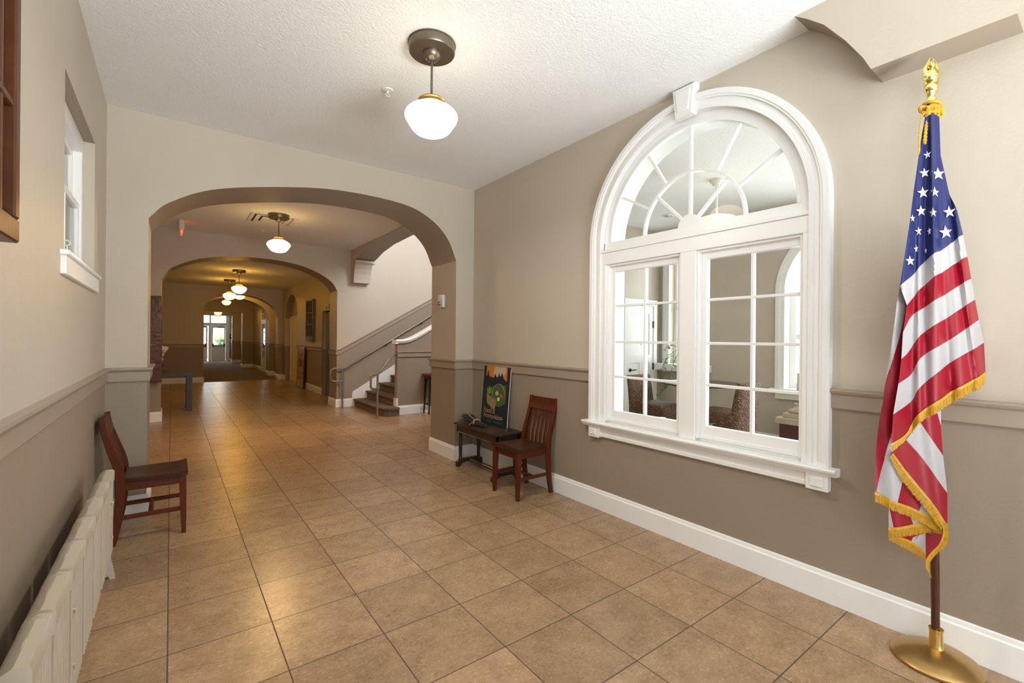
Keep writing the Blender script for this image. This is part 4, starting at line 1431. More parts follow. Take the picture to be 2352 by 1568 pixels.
# poster leaning against the wall on the table: local x = width (toward the viewer's right), z = height, face -y
PW, PH = 0.522, 0.685
t = thing('poster_board', 'tall navy poster with orange sky and produce basket propped on the library table', 'poster', (2.822, 4.375, 0.479), -PI / 2)
tilt = Matrix.Rotation(math.radians(-4.6), 3, 'X')
def flat(pts, y, name, mat):
    b = MB()
    b.prism(pts, fn_xz, y - 0.0012, y)
    for v in b.bm.verts: v.co = tilt @ v.co
    return b.build(name, mat, t, smooth=0)
def el(cx, cz, rx, rz, n=18, a0=0.0, a1=2 * PI):
    return [(cx + rx * math.cos(a0 + (a1 - a0) * k / n), cz + rz * math.sin(a0 + (a1 - a0) * k / n)) for k in range(n if a1 - a0 > 6.2 else n + 1)]
b = MB(); b.box((0, -0.006, 0), (PW, -0.003, PH), 0.001)
for v in b.bm.verts: v.co = tilt @ v.co
b.build('board', M['paper'], t, smooth=0)
flat([(0.009, 0.0), (PW - 0.009, 0.0), (PW - 0.009, PH - 0.009), (0.009, PH - 0.009)], -0.0065, 'navy_ground', M['navy_paint'])
flat([(0.065, 0.475), (PW - 0.065, 0.475), (PW - 0.065, 0.630), (0.065, 0.630)], -0.008, 'orange_sky', M['orange_paint'])
flat([(0.22, 0.50), (0.205, 0.56), (0.215, 0.60), (0.235, 0.628), (0.43, 0.628), (0.44, 0.595), (0.425, 0.56), (0.36, 0.525), (0.30, 0.515)], -0.0095, 'pale_cloud', M['cloud_paint'])
hill = [(0.064, 0.47), (0.064, 0.515), (0.085, 0.520), (0.095, 0.56), (0.104, 0.585), (0.113, 0.56), (0.122, 0.525), (0.15, 0.505), (0.165, 0.528), (0.18, 0.508), (0.215, 0.505), (0.232, 0.535), (0.243, 0.558), (0.254, 0.535), (0.275, 0.510), (0.30, 0.528), (0.315, 0.568), (0.328, 0.535), (0.345, 0.528), (0.36, 0.545), (0.372, 0.570), (0.384, 0.54), (0.40, 0.512), (PW - 0.064, 0.482), (PW - 0.064, 0.47)]
flat(hill, -0.011, 'dark_treeline', M['navy_paint'])
flat([(0.15, 0.40), (0.30, 0.43), (0.455, 0.44), (0.455, 0.25), (0.36, 0.20), (0.25, 0.21), (0.2, 0.3)], -0.008, 'garden_green', M['green_paint'])
flat([(0.10, 0.33), (0.115, 0.225), (0.27, 0.150), (0.30, 0.27), (0.20, 0.29)], -0.0095, 'basket', M['basket_paint'])
b = MB()
b.tube([(0.20 + 0.125 * (1 - math.cos(a)), -0.0105, 0.30 + 0.145 * math.sin(a)) for a in [PI * k / 14 for k in range(15)]], 0.0042, 6)
for v in b.bm.verts: v.co = tilt @ v.co
b.build('basket_handle', M['basket_paint'], t)
flat([(0.105, 0.335), (0.10, 0.395), (0.125, 0.375), (0.14, 0.425), (0.155, 0.38), (0.19, 0.405), (0.195, 0.35), (0.165, 0.318)], -0.0105, 'leafy_greens', M['lime_paint'])
flat(el(0.30, 0.345, 0.030, 0.024), -0.0115, 'pale_gourd', M['cloud_paint'])
flat([(0.315, 0.33), (0.33, 0.385), (0.345, 0.345), (0.40, 0.315), (0.375, 0.300)], -0.0105, 'red_root', M['red_paint'])
flat([(0.355, 0.335), (0.375, 0.338), (0.415, 0.312), (0.405, 0.302)], -0.0115, 'carrot', M['orange_paint'])
flat(el(0.335, 0.283, 0.020, 0.022), -0.0115, 'pale_onion', M['paper'])
def lettering(text, size, x, z, mat, name):
    cu = bpy.data.curves.new(name, 'FONT')
    cu.body = text
    cu.size = size
    cu.extrude = 0.0004
    cu.space_character = 0.92
    tmp = bpy.data.objects.new(name, cu)
    COL.objects.link(tmp)
    bpy.context.view_layer.update()
    me = bpy.data.meshes.new_from_object(tmp.evaluated_get(bpy.context.evaluated_depsgraph_get()))
    bpy.data.objects.remove(tmp)
    me.name = name
    R = tilt @ Matrix.Rotation(PI / 2, 3, 'X')
    for v in me.vertices:
        v.co = R @ v.co + tilt @ Vector((x, -0.0102, z))
    me.materials.clear(); me.materials.append(mat)
    o = bpy.data.objects.new(name, me)
    COL.objects.link(o)
    o.parent = t
    return o
lettering('Food is', 0.082, 0.060, 0.118, M['letter_paint'], 'lettering')
lettering('Ammunition-', 0.077, 0.062, 0.064, M['letter_paint'], 'lettering')
lettering("Don't waste it.", 0.062, 0.118, 0.018, M['letter_green'], 'lettering')

# dried bundle tied with raffia
t = thing('dried_bundle', 'bundle of dried purple stems tied with raffia lying on the library table', 'bundle', (2.665, 4.22, 0.485))
b = MB()
for i in range(120):
    a, r = random.uniform(0, 2 * PI), math.sqrt(random.random())
    y1 = random.uniform(0.20, 0.265) if random.random() < 0.8 else 0.12
    x0, z0 = 0.03 * r * math.cos(a), 0.022 + 0.02 * r * math.sin(a)
    xe, ze = x0 * 2.3 + random.uniform(-0.03, 0.03), max(0.006, z0 * 1.6 + random.uniform(-0.015, 0.03))
    ys = random.uniform(-0.20, -0.02)
    pts = [(x0 * 1.2 - 0.02, ys, max(0.004, z0 * 0.75)), (x0, 0.0, z0), (xe * 0.8, y1 * 0.6, ze * 0.9 + 0.004), (xe, y1, ze)]
    b.tube(pts, [0.0022, 0.0026, 0.0036, 0.0022], 5)
b.build('dried_stem', M['twig'], t)
b = MB()
b.tube([(0.043 * math.cos(a), -0.01 + 0.006 * math.sin(2 * a), 0.026 + 0.028 * math.sin(a)) for a in [2 * PI * k / 20 for k in range(21)]], 0.005, 6)
b.tube([(0.04 * math.cos(a), -0.022, 0.026 + 0.026 * math.sin(a)) for a in [2 * PI * k / 20 for k in range(21)]], 0.004, 6)
for dx, dy in ((0.05, -0.09), (0.02, -0.06)):
    b.tube(spline([(-0.02, -0.015, 0.052), (-0.05 - dx * 0.3, dy * 0.5 - 0.02, 0.075), (-0.07 - dx * 0.5, dy - 0.02, 0.06), (-0.075, dy * 0.8, 0.02), (-0.03, -0.02, 0.045)], 5), 0.0032, 6)
b.tube(spline([(-0.02, -0.015, 0.052), (-0.06, 0.03, 0.09), (-0.075, 0.045, 0.12)], 5), 0.003, 6)
b.tube(spline([(-0.03, -0.02, 0.05), (-0.09, -0.05, 0.03), (-0.11, -0.035, 0.004)], 5), 0.003, 6)
b.build('raffia_tie', M['raffia'], t)

# ------------------------------------------------------------------ radiator
RT, RB, RF, RK = 0.628, 0.160, -0.262, -0.332
t = thing('radiator', 'long cream sectioned radiator along the left wall', 'radiator', (0, 0, 0))
NB, P0, PITCH = 7, 1.545, 0.286
for k in range(NB):
    ya = P0 + k * PITCH
    yb = ya + PITCH - 0.012
    b = MB()
    # crowned top block with chamfered shoulders
    prof = [(RF, RT - 0.055), (RF, RT - 0.006), (RF - 0.005, RT), (RF - 0.032, RT + 0.004), (RK + 0.012, RT - 0.010), (RK, RT - 0.030), (RK, RT - 0.055)]
    ins = [(RF - 0.004, RT - 0.055), (RF - 0.004, RT - 0.012), (RF - 0.009, RT - 0.007), (RF - 0.032, RT - 0.004), (RK + 0.015, RT - 0.017), (RK + 0.004, RT - 0.033), (RK + 0.004, RT - 0.055)]
    lip = [(x + (0.003 if i < 3 else 0.001), z + (0.006 if 1 < i < 6 else 0)) for i, (x, z) in enumerate(prof)]
    b.loft([[(x, ya, z) for x, z in ins], [(x, ya + 0.004, z) for x, z in lip], [(x, ya + 0.014, z) for x, z in lip], [(x, ya + 0.022, z) for x, z in prof], [(x, yb - 0.022, z) for x, z in prof], [(x, yb - 0.014, z) for x, z in lip], [(x, yb - 0.004, z) for x, z in lip], [(x, yb, z) for x, z in ins]])
    b.box((RK, ya + 0.004, RB), (RF - 0.020, yb - 0.004, RT - 0.05))
    # vertical fluting on the face
    nf = 8
    for i in range(nf):
        yc = ya + 0.014 + (yb - ya - 0.028) * (i + 0.5) / nf
        w = (yb - ya - 0.028) / nf * 0.29
        pts = [(RF - 0.021, yc - w), (RF - 0.0035, yc - w), (RF - 0.0005, yc - w * 0.6), (RF - 0.0005, yc + w * 0.6), (RF - 0.0035, yc + w), (RF - 0.021, yc + w)]
        b.loft([[(x, y, RB + 0.012) for x, y in pts], [(x, y, RT - 0.035) for x, y in pts]])
    # rounded lower hub and bump on the crown
    b.tube([(RF - 0.034, ya - 0.004, RB + 0.02), (RF - 0.034, yb + 0.004, RB + 0.02)], 0.026, 12)
    b.ball((RF - 0.034, (ya + yb) / 2, RT + 0.000), 0.020, 10, (0.35, 1.9, 0.22))
    b.build('section', M['radiator'], t, smooth=35)
b = MB()
b.tube([(RF - 0.034, P0 - 0.014, RT - 0.050), (RF - 0.034, P0 + 0.02, RT - 0.050)], 0.028, 18)
b.tube([(RF - 0.034, P0 - 0.022, RT - 0.050), (RF - 0.034, P0, RT - 0.050)], 0.014, 12)
b.build('end_boss', M['radiator'], t)
for y in (2.15, 3.40):
    for z in (0.29, 0.48):
        b = MB()
        b.tube([(RF - 0.015, y, z), (RF + 0.006, y, z), (RF + 0.006, y, z - 0.014)], 0.0045, 8)
        b.build('tie_hook', M['radiator'], t)
for y in (1.60, 3.535):
    b = MB()
    b.prism([(RF - 0.022, 0.185), (RF + 0.010, 0.0), (RF - 0.014, 0.0), (RF - 0.020, 0.018), (RF - 0.036, 0.018), (RF - 0.040, 0.0), (RF - 0.070, 0.0), (RF - 0.050, 0.185)], fn_xz, y - 0.014, y + 0.014)
    b.build('foot', M['radiator'], t, smooth=0)

# ------------------------------------------------------------------ old red sash on the left wall (mostly out of frame)
old_sash('old_sash', 'red brown old window sash hung high on the near left wall', (XL + 0.003, 1.15, 1.675), PI / 2, 0.72, 1.045, 7, 3, M['sash_brown'], [M['sash_red']], 0.045, 0.065, 0.055)

# ------------------------------------------------------------------ flag on its floor pole
FO = Vector((2.735, 0.50, 0.0))
FR_, FN_ = Vector((0.802, -0.597, 0.0)), Vector((-0.983, -0.182, 0.0))   # across the cloth, and out toward the room
def fpos(a, z, d):
    return FO + FR_ * a + FN_ * d + Vector((0, 0, z))
t = thing('flagpole', 'floor standing flagpole with gilt eagle and brass base at the right wall', 'flagpole', FO)
LEAN = -0.045
def pc(z): return FR_ * (LEAN * z / 2.6) + Vector((0, 0, z))
b = MB()
b.lathe([(0.0, 0.0), (0.152, 0.0), (0.158, 0.006), (0.158, 0.014), (0.150, 0.022), (0.142, 0.026), (0.128, 0.036), (0.095, 0.050), (0.060, 0.060), (0.034, 0.066), (0.0, 0.068)], 56)
fb = b.build('base', M['brass'], t)
fb['label'] = 'round brass base'
b = MB()
b.lathe([(0.0, 0.062), (0.030, 0.062), (0.027, 0.072), (0.0245, 0.085), (0.0240, 0.140), (0.0262, 0.142), (0.0262, 0.150), (0.016, 0.151), (0.0, 0.151)], 28)
b.build('socket', M['bright_brass'], fb)
b = MB()
b.tube([pc(0.14), pc(1.3), pc(2.50)], 0.0155, 20)
b.build('pole', M['pole_wood'], t)['label'] = 'dark varnished wooden pole'
# gilt eagle, wings folded up
b = MB()
e0 = pc(2.485)
b.lathe([(0.0, 0.0), (0.018, 0.0), (0.019, 0.012), (0.014, 0.022), (0.018, 0.034), (0.020, 0.044), (0.0, 0.048)], 18, tuple(e0))
b.ball(tuple(e0 + Vector((0, 0, 0.062))), 0.026, 14)
b.build('finial_ball', M['gilt'], t)['label'] = 'gilt finial ball'
b = MB()
c = e0 + Vector((0, 0, 0.085))
b.ball(tuple(c + Vector((0, 0, 0.028))), 0.026, 14, (1.0, 1.0, 1.45))
b.ball(tuple(c + FN_ * 0.012 + Vector((0, 0, 0.075))), 0.015, 12, (1, 1, 1.2))
b.tube([c + FN_ * 0.02 + Vector((0, 0, 0.079)), c + FN_ * 0.036 + Vector((0, 0, 0.072)), c + FN_ * 0.040 + Vector((0, 0, 0.062))], [0.007, 0.005, 0.002], 8)
b.loft([[tuple(c + FR_ * x + FN_ * (-0.01 + y) + Vector((0, 0, z))) for x, y in ((-0.014 * s, -0.004), (0.014 * s, -0.004), (0.014 * s, 0.006), (-0.014 * s, 0.006))] for z, s in ((-0.03, 1.6), (0.01, 0.9))])
eb = b.build('eagle_body', M['gilt'], t, smooth=60)
for s in (-1, 1):
    b = MB()
    for k in range(6):
        zt = 0.112 - 0.017 * k
        r0 = c + FR_ * (s * 0.016) + FN_ * (0.004 - 0.003 * k) + Vector((0, 0, 0.020 - 0.007 * k))
        r1 = c + FR_ * (s * (0.027 - 0.001 * k)) + FN_ * (-0.004 - 0.006 * k) + Vector((0, 0, 0.058 - 0.012 * k))
        r2 = c + FR_ * (s * (0.007 + 0.003 * k)) + FN_ * (-0.006 - 0.010 * k) + Vector((0, 0, zt))
        b.tube(spline([r0, r1, r2], 4), [0.008, 0.0095, 0.010, 0.010, 0.0095, 0.0085, 0.007, 0.005, 0.0025], 8)
    b.build('eagle_wing', M['gilt'], eb)
# gold cord: coils, knot and hanging braid
b = MB()
k0 = pc(2.455)
coil = []
for i in range(64):
    a = 2 * PI * i / 16
    coil.append(k0 + Vector((0.026 * math.cos(a), 0.026 * math.sin(a), 0.022 - 0.011 * i / 16 + 0.006 * math.sin(a * 0.5))))
b.tube(coil, 0.0065, 8)
for (aa, zz, w, h) in ((0.020, -0.030, 0.030, 0.022), (0.034, -0.022, 0.018, 0.028), (-0.030, -0.014, 0.020, 0.014), (0.012, -0.020, 0.022, 0.030)):
    b.tube([k0 + FN_ * (0.03 + 0.006 * math.sin(3 * a)) + FR_ * (aa + w * math.cos(a)) + Vector((0, 0, zz + h * math.sin(a))) for a in [2 * PI * k / 16 for k in range(17)]], 0.006, 8)
b.build('cord_knot', M['fringe'], t)
b = MB()
for ph in (0, PI):
    pts = []
    for i in range(60):
        s = i / 59
        a = ph + 34 * s
        base = FR_ * (-0.014 - 0.010 * s) + FN_ * (0.03 + 0.115 * s ** 0.5) + Vector((0, 0, 2.44 - 0.185 * s))
        pts.append(base + FR_ * (0.0035 * math.cos(a)) + FN_ * (0.0035 * math.sin(a)) + FR_ * LEAN * 0.94)
    b.tube(pts, 0.0042, 6)
b.build('cord_braid', M['fringe'], t)

FLAG_CLOTH = [
 ('main','blue',[(-0.0668,2.3767),(-0.0517,2.3819),(-0.0353,2.3865),(-0.0187,2.3865),(-0.0055,2.3767)],[(-0.0901,2.2314),(-0.0669,2.2314),(-0.0438,2.2314),(-0.0173,2.2248),(0.0012,2.2168)]),
 ('main','blue',[(-0.0901,2.2314),(-0.0669,2.2314),(-0.0438,2.2314),(-0.0173,2.2248),(0.0012,2.2168)],[(-0.1129,2.0530),(-0.0720,2.0564),(-0.0324,2.0564),(0.0073,2.0564),(0.0403,2.0518)]),
 ('main','blue',[(-0.1129,2.0530),(-0.0720,2.0564),(-0.0324,2.0564),(0.0073,2.0564),(0.0403,2.0518)],[(-0.1270,1.9276),(-0.0776,1.9342),(-0.0314,1.9408),(0.0278,1.9672),(0.0739,1.9771)]),
 ('main','blue',[(-0.1270,1.9276),(-0.0776,1.9342),(-0.0314,1.9408),(0.0278,1.9672),(0.0739,1.9771)],[(-0.1662,1.6556),(-0.1184,1.6997),(-0.0628,1.7625),(0.0225,1.8220),(0.1012,1.8813)]),
 ('main','white',[(-0.1662,1.6556),(-0.1184,1.6997),(-0.0628,1.7625),(0.0225,1.8220),(0.1012,1.8813)],[(-0.1363,1.5749),(-0.1048,1.6174),(-0.0733,1.6528),(0.0101,1.7163),(0.1218,1.7902)]),
 ('main','red',[(-0.1363,1.5749),(-0.1048,1.6174),(-0.0733,1.6528),(0.0101,1.7163),(0.1218,1.7902)],[(-0.1516,1.4603),(-0.1182,1.5289),(-0.0746,1.5593),(-0.0056,1.6032),(0.1392,1.6965)]),
 ('main','white',[(-0.1516,1.4603),(-0.1182,1.5289),(-0.0746,1.5593),(-0.0056,1.6032),(0.1392,1.6965)],[(-0.1577,1.3469),(-0.1310,1.3731),(-0.0751,1.4510),(0.0376,1.5254),(0.1572,1.6061)]),
 ('main','red',[(-0.1577,1.3469),(-0.1310,1.3731),(-0.0751,1.4510),(0.0376,1.5254),(0.1572,1.6061)],[(-0.1688,1.2422),(-0.1161,1.2811),(-0.0707,1.3569),(0.0525,1.4333),(0.1757,1.5197)]),
 ('main','white',[(-0.1688,1.2422),(-0.1161,1.2811),(-0.0707,1.3569),(0.0525,1.4333),(0.1757,1.5197)],[(-0.1890,1.1133),(-0.1151,1.1643),(-0.0767,1.2281),(0.0534,1.3342),(0.1999,1.4191)]),
 ('main','red',[(-0.1890,1.1133),(-0.1151,1.1643),(-0.0767,1.2281),(0.0534,1.3342),(0.1999,1.4191)],[(-0.1963,0.9909),(-0.1351,1.0263),(-0.0827,1.1133),(0.0545,1.2068),(0.2067,1.2918)]),
 ('left','blue',[(-0.1383,1.8418),(-0.1477,1.7679),(-0.1689,1.6593)],[(-0.0846,1.8418),(-0.0906,1.7545),(-0.1166,1.6566)]),
 ('left','white',[(-0.1701,1.6586),(-0.1810,1.5918),(-0.1883,1.5199),(-0.2018,1.4119),(-0.2120,1.3472),(-0.2291,1.2466)],[(-0.1069,1.6586),(-0.1242,1.5846),(-0.1420,1.5558),(-0.1593,1.4767),(-0.1871,1.3760),(-0.2284,1.2451)]),
 ('left','red',[(-0.1030,1.6349),(-0.1420,1.5558),(-0.1593,1.4767),(-0.1871,1.3760),(-0.2291,1.2466),(-0.2391,1.1602),(-0.2564,1.0739),(-0.2696,0.9373),(-0.2732,0.7718)],[(-0.0992,1.6062),(-0.1338,1.4551),(-0.1473,1.3472),(-0.1593,1.2394),(-0.1738,1.0883),(-0.2019,1.0128),(-0.2298,0.9120),(-0.2508,0.8365),(-0.2653,0.7718)]),
 ('left','white',[(-0.1809,1.0811),(-0.2034,1.0128),(-0.2369,0.8941),(-0.2666,0.7646)],[(-0.1584,0.9661),(-0.1470,0.9012),(-0.1486,0.8329),(-0.1706,0.7272)]),
 ('left','red',[(-0.1581,0.9301),(-0.1486,0.8329),(-0.1707,0.7301)],[(-0.1066,0.8006),(-0.0686,0.7323),(-0.0782,0.6869)]),
 ('left','white',[(-0.1064,0.7862),(-0.0686,0.7323),(-0.0782,0.6884)],[(-0.0410,0.7071),(-0.0120,0.6712),(0.0099,0.6438)]),
 ('back','red',[(-0.0870,1.1122),(-0.0444,1.1264),(-0.0088,1.1407)],[(-0.0724,1.0708),(-0.0295,1.0658),(0.0113,1.0593)]),
 ('back','white',[(-0.0195,1.1407),(-0.0050,1.1229)],[(0.0128,1.1264),(0.0134,1.0593)]),
 ('back','red',[(-0.0782,1.0801),(-0.0297,1.0836),(0.0120,1.0608)],[(-0.0739,1.0723),(-0.0218,0.9994),(0.0237,0.9323)]),
 ('back','white',[(-0.0781,1.0765),(-0.0218,1.0016),(0.0237,0.9323)],[(-0.1360,0.9994),(-0.0422,0.8909),(0.0430,0.7731)]),
 ('back','red',[(-0.1324,0.9994),(-0.0422,0.8909),(0.0430,0.7731)],[(-0.1927,0.9445),(-0.0699,0.7895),(0.0442,0.6339)]),
 ('low','red',[(-0.2102,0.7141),(-0.1155,0.6700)],[(-0.1893,0.6110),(-0.0946,0.6257)]),
 ('low','white',[(-0.2125,0.7024),(-0.2105,0.6069)],[(-0.2076,0.6906),(-0.1880,0.6093)]),
 ('low','white',[(-0.1184,0.6641),(-0.1034,0.6257)],[(-0.0622,0.6376),(-0.0622,0.6286)]),
 ('tail','red',[(-0.1630,0.5730),(-0.0504,0.5878)],[(-0.1152,0.5403),(-0.0975,0.5493)]),
 ('tail','white',[(-0.1065,0.5611),(-0.1122,0.5432)],[(-0.0492,0.5848),(-0.0484,0.4970)]),
 ('tail','red',[(-0.0504,0.5878),(-0.0499,0.5255),(-0.0475,0.4662)],[(0.0327,0.5907),(0.0154,0.5373),(-0.0229,0.4988)]),
]
FLAG_FRINGE = [
 ('main',[(-0.1963,0.9909),(-0.1351,1.0263),(-0.0827,1.1133),(0.0545,1.2068),(0.2067,1.2918)],[(-0.1961,0.9505),(-0.1194,1.0121),(-0.0733,1.0779),(0.0549,1.1559),(0.2028,1.2379)],170),
 ('back',[(-0.1912,0.9445),(-0.1277,0.8587),(-0.0699,0.7895),(-0.0050,0.7124),(0.0442,0.6374)],[(-0.2046,0.9266),(-0.1683,0.8480),(-0.1091,0.7695),(-0.0369,0.6875),(0.0208,0.6124)],130),
 ('left',[(-0.2731,0.7646),(-0.2140,0.7445),(-0.1707,0.7287),(-0.0769,0.6891),(0.0026,0.6496),(0.0317,0.6171)],[(-0.2727,0.7215),(-0.2064,0.6999),(-0.1270,0.6653),(-0.0547,0.6315),(-0.0042,0.6064),(0.0283,0.5920)],110),
 ('low',[(-0.2122,0.6093),(-0.1387,0.6210),(-0.0622,0.6304),(-0.0149,0.6169),(0.0307,0.5933)],[(-0.2124,0.5638),(-0.1382,0.5738),(-0.0441,0.5857),(-0.0028,0.5874),(0.0307,0.5880)],100),
 ('tail',[(-0.2091,0.5611),(-0.1570,0.5670),(-0.1034,0.5403),(-0.0496,0.4988)],[(-0.2103,0.5528),(-0.1626,0.5332),(-0.1089,0.4947),(-0.0475,0.4603)],70),
 ('curl',[(0.0083,0.6648),(0.0273,0.6155),(0.0092,0.5575),(-0.0223,0.5228),(-0.0441,0.4909),(-0.0467,0.4531)],[(0.0444,0.6475),(0.0484,0.5807),(0.0336,0.5460),(-0.0049,0.5101),(-0.0335,0.4648),(-0.0214,0.4080)],110),
 ('top',[(-0.0075,2.3887),(-0.0288,2.4018),(-0.0614,2.3854),(-0.0797,2.3657),(-0.0840,2.3262),(-0.0863,2.2277)],[(-0.0065,2.4169),(-0.0353,2.4104),(-0.0713,2.3841),(-0.0856,2.3670),(-0.0935,2.2868),(-0.0922,2.2092)],70),
]
FLAG_STARS = [((-0.0549, 2.2148), 0.0184, 0.95), ((-0.0662, 2.1389), 0.023, 1), ((-0.0079, 2.1336), 0.0289, 1), ((-0.072, 2.055), 0.0262, 1), ((-0.0211, 2.053), 0.0223, 0.85), ((-0.0793, 1.9771), 0.0243, 0.95), ((-0.0283, 1.9639), 0.021, 0.8), ((0.0409, 1.9738), 0.0275, 1), ((-0.1152, 1.9441), 0.0171, 0.6), ((-0.0904, 1.8913), 0.021, 0.75), ((-0.0442, 1.8879), 0.0184, 0.5), ((0.0265, 1.8879), 0.0295, 1), ((-0.0997, 1.8167), 0.0197, 0.5), ((-0.0586, 1.8088), 0.0144, 0.4), ((-0.1237, 1.7638), 0.0223, 0.9)]

LAY = {'main': 0.120, 'left': 0.078, 'back': 0.098, 'low': 0.058, 'tail': 0.040, 'curl': 0.102, 'top': 0.132}
def fdepth(layer, a, z):
    """depth of the draped cloth in front of the pole: pleats fan out from the top"""
    d = LAY[layer]
    h = 2.62 - z
    th = (a + 0.045) / (0.16 + 0.42 * h)
    grow = min(1.0, h / 0.9)
    if layer == 'main':
        d += grow * (0.026 * math.sin(th * 27 + 0.6) + 0.013 * math.sin(th * 52 + 2.0 + z * 2) + 0.004 * math.sin(th * 90 + z * 5))
        e = max(0.0, abs(th - 0.03) - 0.16)
        d -= e * 0.35 * grow
    else:
        d += 0.008 * math.sin(th * 33 + z * 3 + len(layer)) + 0.004 * math.sin(a * 60 + z * 9)
        if layer == 'left':
            d -= max(0.0, -0.20 - a) * 0.30
    return d
fl = thing('flag', 'fringed flag with white stars and red and white stripes draped on the floor pole', 'flag', FO)
MI = {'red': 0, 'white': 1, 'blue': 2, 'star': 3}
def sample(e, s):
    n = len(e) - 1
    L = [math.dist(e[i], e[i + 1]) for i in range(n)]
    tot = sum(L) or 1
    x = s * tot
    for i in range(n):
        if x <= L[i] or i == n - 1:
            f = x / L[i] if L[i] else 0
            return (e[i][0] + (e[i + 1][0] - e[i][0]) * f, e[i][1] + (e[i + 1][1] - e[i][1]) * f)
        x -= L[i]
b = MB()
for layer, colr, e1, e2 in FLAG_CLOTH:
    e1 = [(p.x, p.y) for p in spline([(x, z, 0) for x, z in e1], 4)]
    e2 = [(p.x, p.y) for p in spline([(x, z, 0) for x, z in e2], 4)]
    span = max(math.dist(sample(e1, s), sample(e2, s)) for s in (0, 0.5, 1))
    nu, nv = 48, max(3, int(span / 0.02))
    b.mi = MI[colr]
    rows = []
    for j in range(nv + 1):
        row = []
        for i in range(nu + 1):
            p, q = sample(e1, i / nu), sample(e2, i / nu)
            a, z = p[0] + (q[0] - p[0]) * j / nv, p[1] + (q[1] - p[1]) * j / nv
            v = FR_ * a + FN_ * fdepth(layer, a, z) + Vector((0, 0, z))
            row.append(tuple(v))
        rows.append(row)
    b.loft(rows, False, False)
bmesh.ops.remove_doubles(b.bm, verts=b.bm.verts, dist=0.0006)
# every face looks out from the pole
for f in b.bm.faces:
    f.normal_update()
    if f.normal.dot(FN_) < 0: f.normal_flip()
b.mi = MI['star']
for (ca, cz), r, w in FLAG_STARS:
    vs = []
    for k in range(10):
        rr = r * (1.0 if k % 2 == 0 else 0.40)
        an = PI / 2 + 2 * PI * k / 10 + 0.12
        a, z = ca + rr * w * math.cos(an), cz + rr * math.sin(an)
        vs.append(tuple(FR_ * a + FN_ * (fdepth('main', a, z) + 0.0055) + Vector((0, 0, z))))
    cc = tuple(FR_ * ca + FN_ * (fdepth('main', ca, cz) + 0.008) + Vector((0, 0, cz)))
    for k in range(10):
        b.quad([cc, vs[k], vs[(k + 1) % 10]])
cloth = b.build('cloth', [M['red_cloth'], M['white_cloth'], M['blue_cloth'], M['star_cloth']], fl, smooth=50, fix=False)
for layer, e1, e2, n in FLAG_FRINGE:
    b = MB()
    e1 = [(p.x, p.y) for p in spline([(x, z, 0) for x, z in e1], 5)]
    e2 = [(p.x, p.y) for p in spline([(x, z, 0) for x, z in e2], 5)]
    # heading tape
    rows = [[], []]
    for i in range(61):
        p, q = sample(e1, i / 60), sample(e2, i / 60)
        for j, f in enumerate((-0.02, 0.24)):
            a, z = p[0] + (q[0] - p[0]) * f, p[1] + (q[1] - p[1]) * f
            rows[j].append(tuple(FR_ * a + FN_ * (fdepth(layer, a, z) + 0.004) + Vector((0, 0, z))))
    b.loft(rows, False, False)
    for i in range(n):
        s = (i + 0.5) / n + random.uniform(-0.3, 0.3) / n
        s = min(1, max(0, s))
        p, q = sample(e1, s), sample(e2, min(1, max(0, s + random.uniform(-0.4, 0.4) / n)))
        ln = random.uniform(0.88, 1.04)
        pts = []
        for j in range(4):
            f = 0.02 + (ln - 0.02) * j / 3
            a, z = p[0] + (q[0] - p[0]) * f, p[1] + (q[1] - p[1]) * f
            pts.append(FR_ * a + FN_ * (fdepth(layer, p[0], p[1]) + 0.002 + random.uniform(-0.002, 0.003) * j / 3) + Vector((0, 0, z)))
        seg = math.dist(sample(e1, max(0, s - 0.5 / n)), sample(e1, min(1, s + 0.5 / n)))
        b.tube(pts, max(0.0011, seg * 0.42), 5)
    b.build('fringe', M['fringe'], fl, smooth=60)['label'] = 'gold thread fringe'

# ------------------------------------------------------------------ the side office
d6 = empty_struct('door_6', 'white panelled door in the back wall of the office', 'door', (5.62, YB - 0.05, 0))
b = MB()
b.box((-0.09, -0.035, 0), (-0.001, 0.029, 1.952), 0.003)
b.box((0.631, -0.035, 0), (0.72, 0.029, 1.952), 0.003)
b.box((-0.09, -0.036, 1.953), (0.72, 0.029, 2.05), 0.003)
b.build('casing', M['white'], d6, smooth=0)
lf = panel_door(d6, 0.63, 1.945, 0.04, [(0.09, 1.17, 0.54, 1.82), (0.09, 0.62, 0.29, 1.05), (0.34, 0.62, 0.54, 1.05), (0.09, 0.12, 0.29, 0.52), (0.34, 0.12, 0.54, 0.52)], M['white'])
lf.location = (0.0, 0.0, 0.005)
b = MB()
b.lathe([(0.0, 0.0), (0.028, 0.0), (0.028, -0.012), (0.0, -0.014)], 16, (0.06, -0.02, 0.94), 'Y')
b.tube([(0.06, -0.03, 0.94), (0.06, -0.065, 0.94), (0.155, -0.065, 0.945)], 0.009, 8)
b.build('door_handle', M['black'], lf)
for z in (0.93, 1.60):
    b = MB(); b.box((0.615, -0.035, z), (0.645, -0.018, z + 0.11), 0.002)
    b.build('hinge', M['black'], lf, smooth=0)
b = MB()
b.tube([(0.30, -0.02, 1.36), (0.30, -0.036, 1.36), (0.30, -0.042, 1.335), (0.30, -0.032, 1.325)], 0.004, 6)
b.build('coat_hook', M['black'], lf)

